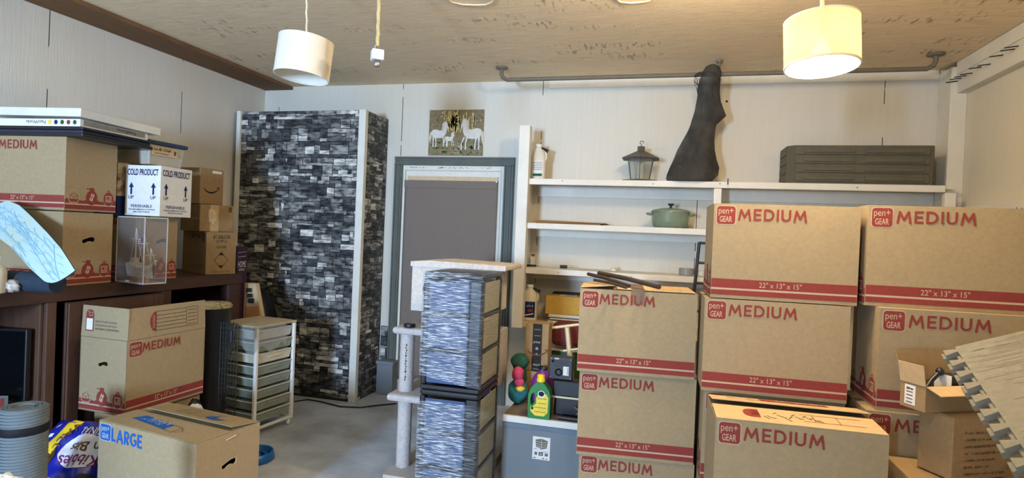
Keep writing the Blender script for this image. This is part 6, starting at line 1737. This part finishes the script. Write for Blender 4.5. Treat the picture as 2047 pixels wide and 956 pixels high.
# sticks lying behind the first stack
for i, (a, b, rad) in enumerate((((1176, 548, 2.98), (1258, 572), .009), ((1197, 546, 3.0), (1318, 574), .011), ((1188, 560, 2.86), (1252, 575), .007))):
    A, B_ = at_y(*a), at_z(*b, 1.183 + rad)
    m = MB(); mid = A.lerp(B_, .5) + Vector((0, .006, .004)); m.tube([A, mid, B_], rad, 'bark', 8)
    tag(m.build('wooden_stick'), ('short dark stick, leftmost on the top box of the first stack', 'longest brown stick lying across the top box of the first stack', 'thin front stick lying on the flap of the first stack')[i], 'stick', 'sticks on the first box stack')

# ------------------------------------------------------------------ hanging lamps and cords
def pendant(label, px, py, Z, dia, h, lit, cord_top):
    c = EYE + ray(px, py) * Z
    r = thing('pendant_lamp', label, 'pendant lamp', c, 0, None, rot=(math.radians(-4), math.radians(4 if not lit else -2), 0))
    R0 = dia / 2
    m = MB(); m.tubeshell(R0 - .003, R0, -h / 2, h / 2, 'shade_lit' if lit else 'shade_off', 'shade_lit' if lit else 'white_paint', 48); m.build('lamp_shade', r)
    for zz in (-h / 2, h / 2 - .001): m = MB(); m.tubeshell(R0 - .004, R0 + .001, zz - .003, zz + .004, 'shade_off', 'shade_off', 48); m.build('shade_rim', r)
    m = MB()
    for i in range(3): a = i * 2 * PI / 3 + .4; m.tube([(0, 0, h / 2 - .03), ((R0 - .004) * math.cos(a), (R0 - .004) * math.sin(a), h / 2 - .02)], .002, 'steel', 5)
    m.build('shade_bracket', r)
    m = MB(); m.lathe([(.018, h / 2 - .06), (.02, h / 2 - .02), (.008, h / 2 - .005)], 'white_plastic', 16); m.build('socket', r)
    m = MB(); m.lathe([(.008, h / 2 - .061), (.012, h / 2 - .075), (.028, h / 2 - .11), (.026, h / 2 - .13), (.012, h / 2 - .143), (0, h / 2 - .145)], 'bulb' if lit else 'white_plastic', 20); m.build('bulb', r)
    inv = r.rotation_euler.to_matrix().inverted()
    top = inv @ (Vector((cord_top[0], cord_top[1], CE - .001)) - c)
    m = MB(); st = Vector((0, 0, h / 2 - .01)); n = 26; rnd = random.Random(4 if lit else 2)
    rr = .0075 if lit else .005
    m.tube([st.lerp(top, i / n) + Vector((rnd.uniform(-.0015, .0015), rnd.uniform(-.0015, .0015), 0)) for i in range(n + 1)], rr, 'rope' if lit else 'white_cord', 8); m.build('rope_cord', r)
    return r, c
LZ, RZ_ = 2.81, 2.15
pendant('unlit white linen drum pendant lamp hanging at the left', 608, 118, LZ, .252, .175, False, (EYE + ray(611, 10) * LZ)[:2])
lampr, LC = pendant('lit cream drum pendant lamp hanging at the right', 1642, 88, RZ_, .252, .17, True, (EYE + ray(1643, 0) * RZ_)[:2])
def socket_cord():
    c = EYE + ray(754, 113) * 2.7
    r = thing('hanging_socket', 'bare white socket block on a jute rope, between the two lamps', 'light socket', c)
    m = MB(); m.M = Euler((0, 0, math.radians(38))).to_matrix().to_4x4(); m.box(-.026, .026, -.026, .026, -.018, .028, 'white_plastic'); m.build('block', r, .002)
    m = MB(); m.lathe([(.012, -.046), (.014, -.044), (.014, -.0185), (.010, -.018)], 'steel', 14); m.build('bulb_pin', r)
    m = MB(); m.tube([(-.016, 0, .028), (-.012, 0, .05), (0, 0, .056), (.012, 0, .05), (.016, 0, .028)], .002, 'steel', 6); m.build('wire_loop', r)
    top = Vector(((EYE + ray(757, -10) * 2.7).x, (EYE + ray(757, -10) * 2.7).y, CE - .001)) - c
    m = MB(); st = Vector((0, 0, .045)); rnd = random.Random(9); n = 22
    m.tube([st.lerp(top, i / n) + Vector((rnd.uniform(-.002, .002), rnd.uniform(-.002, .002), 0)) for i in range(n + 1)], .0085, 'rope', 8); m.build('rope', r)
socket_cord()
for lab, pts in (('loop of white cord against the ceiling, beside the rope socket', ((893, -6), (903, 4), (925, 9), (950, 10), (972, 9), (984, 4), (990, -6))), ('second white cord against the ceiling, left of the lit lamp', ((1228, -6), (1240, 4), (1262, 6), (1285, 4), (1300, 1), (1310, -6)))):
    m = MB(); m.tube([at_z(px, py, CE - .007) for px, py in pts], .005, 'white_cord', 8); tag(m.build('ceiling_cord'), lab, 'cord')

# ------------------------------------------------------------------ light
def lamp(name, kind, loc, power, color, **kw):
    d = bpy.data.lights.new(name, kind); d.energy = power; d.color = color
    for k, v in kw.items(): setattr(d, k, v)
    o = bpy.data.objects.new(name, d); COL.objects.link(o); o.location = loc
    return o
WARM = (1, .82, .56)
lamp('bulb_light', 'POINT', LC + Vector((0, 0, -.03)), 36, WARM, shadow_soft_size=.035)
# added fill for the box fronts, then the bulb just above the frame
lamp('unseen_overhead_light', 'POINT', (.05, 1.0, 2.32), 27, (1, .80, .50), shadow_soft_size=.06)
lamp('unseen_overhead_light', 'POINT', (.15, 2.45, 2.46), 55, (1, .84, .58), shadow_soft_size=.08)
# daylight off the drive outside the open door behind the camera
day = lamp('drive_daylight', 'AREA', (-1.6, -3.7, 1.5), 600, (.45, .67, 1.0), shape='RECTANGLE', size=.6, size_y=.9)
day.rotation_euler = (math.radians(90), 0, 0)
w = bpy.data.worlds.new('sky'); scene.world = w; w.use_nodes = True
w.node_tree.nodes['Background'].inputs[0].default_value = (.55, .74, 1, 1)
w.node_tree.nodes['Background'].inputs[1].default_value = 1.0

scene.view_settings.view_transform = 'Standard'
scene.view_settings.look = 'None'
scene.view_settings.exposure = -0.15
scene.view_settings.gamma = 1
scene.view_settings.use_curve_mapping = False
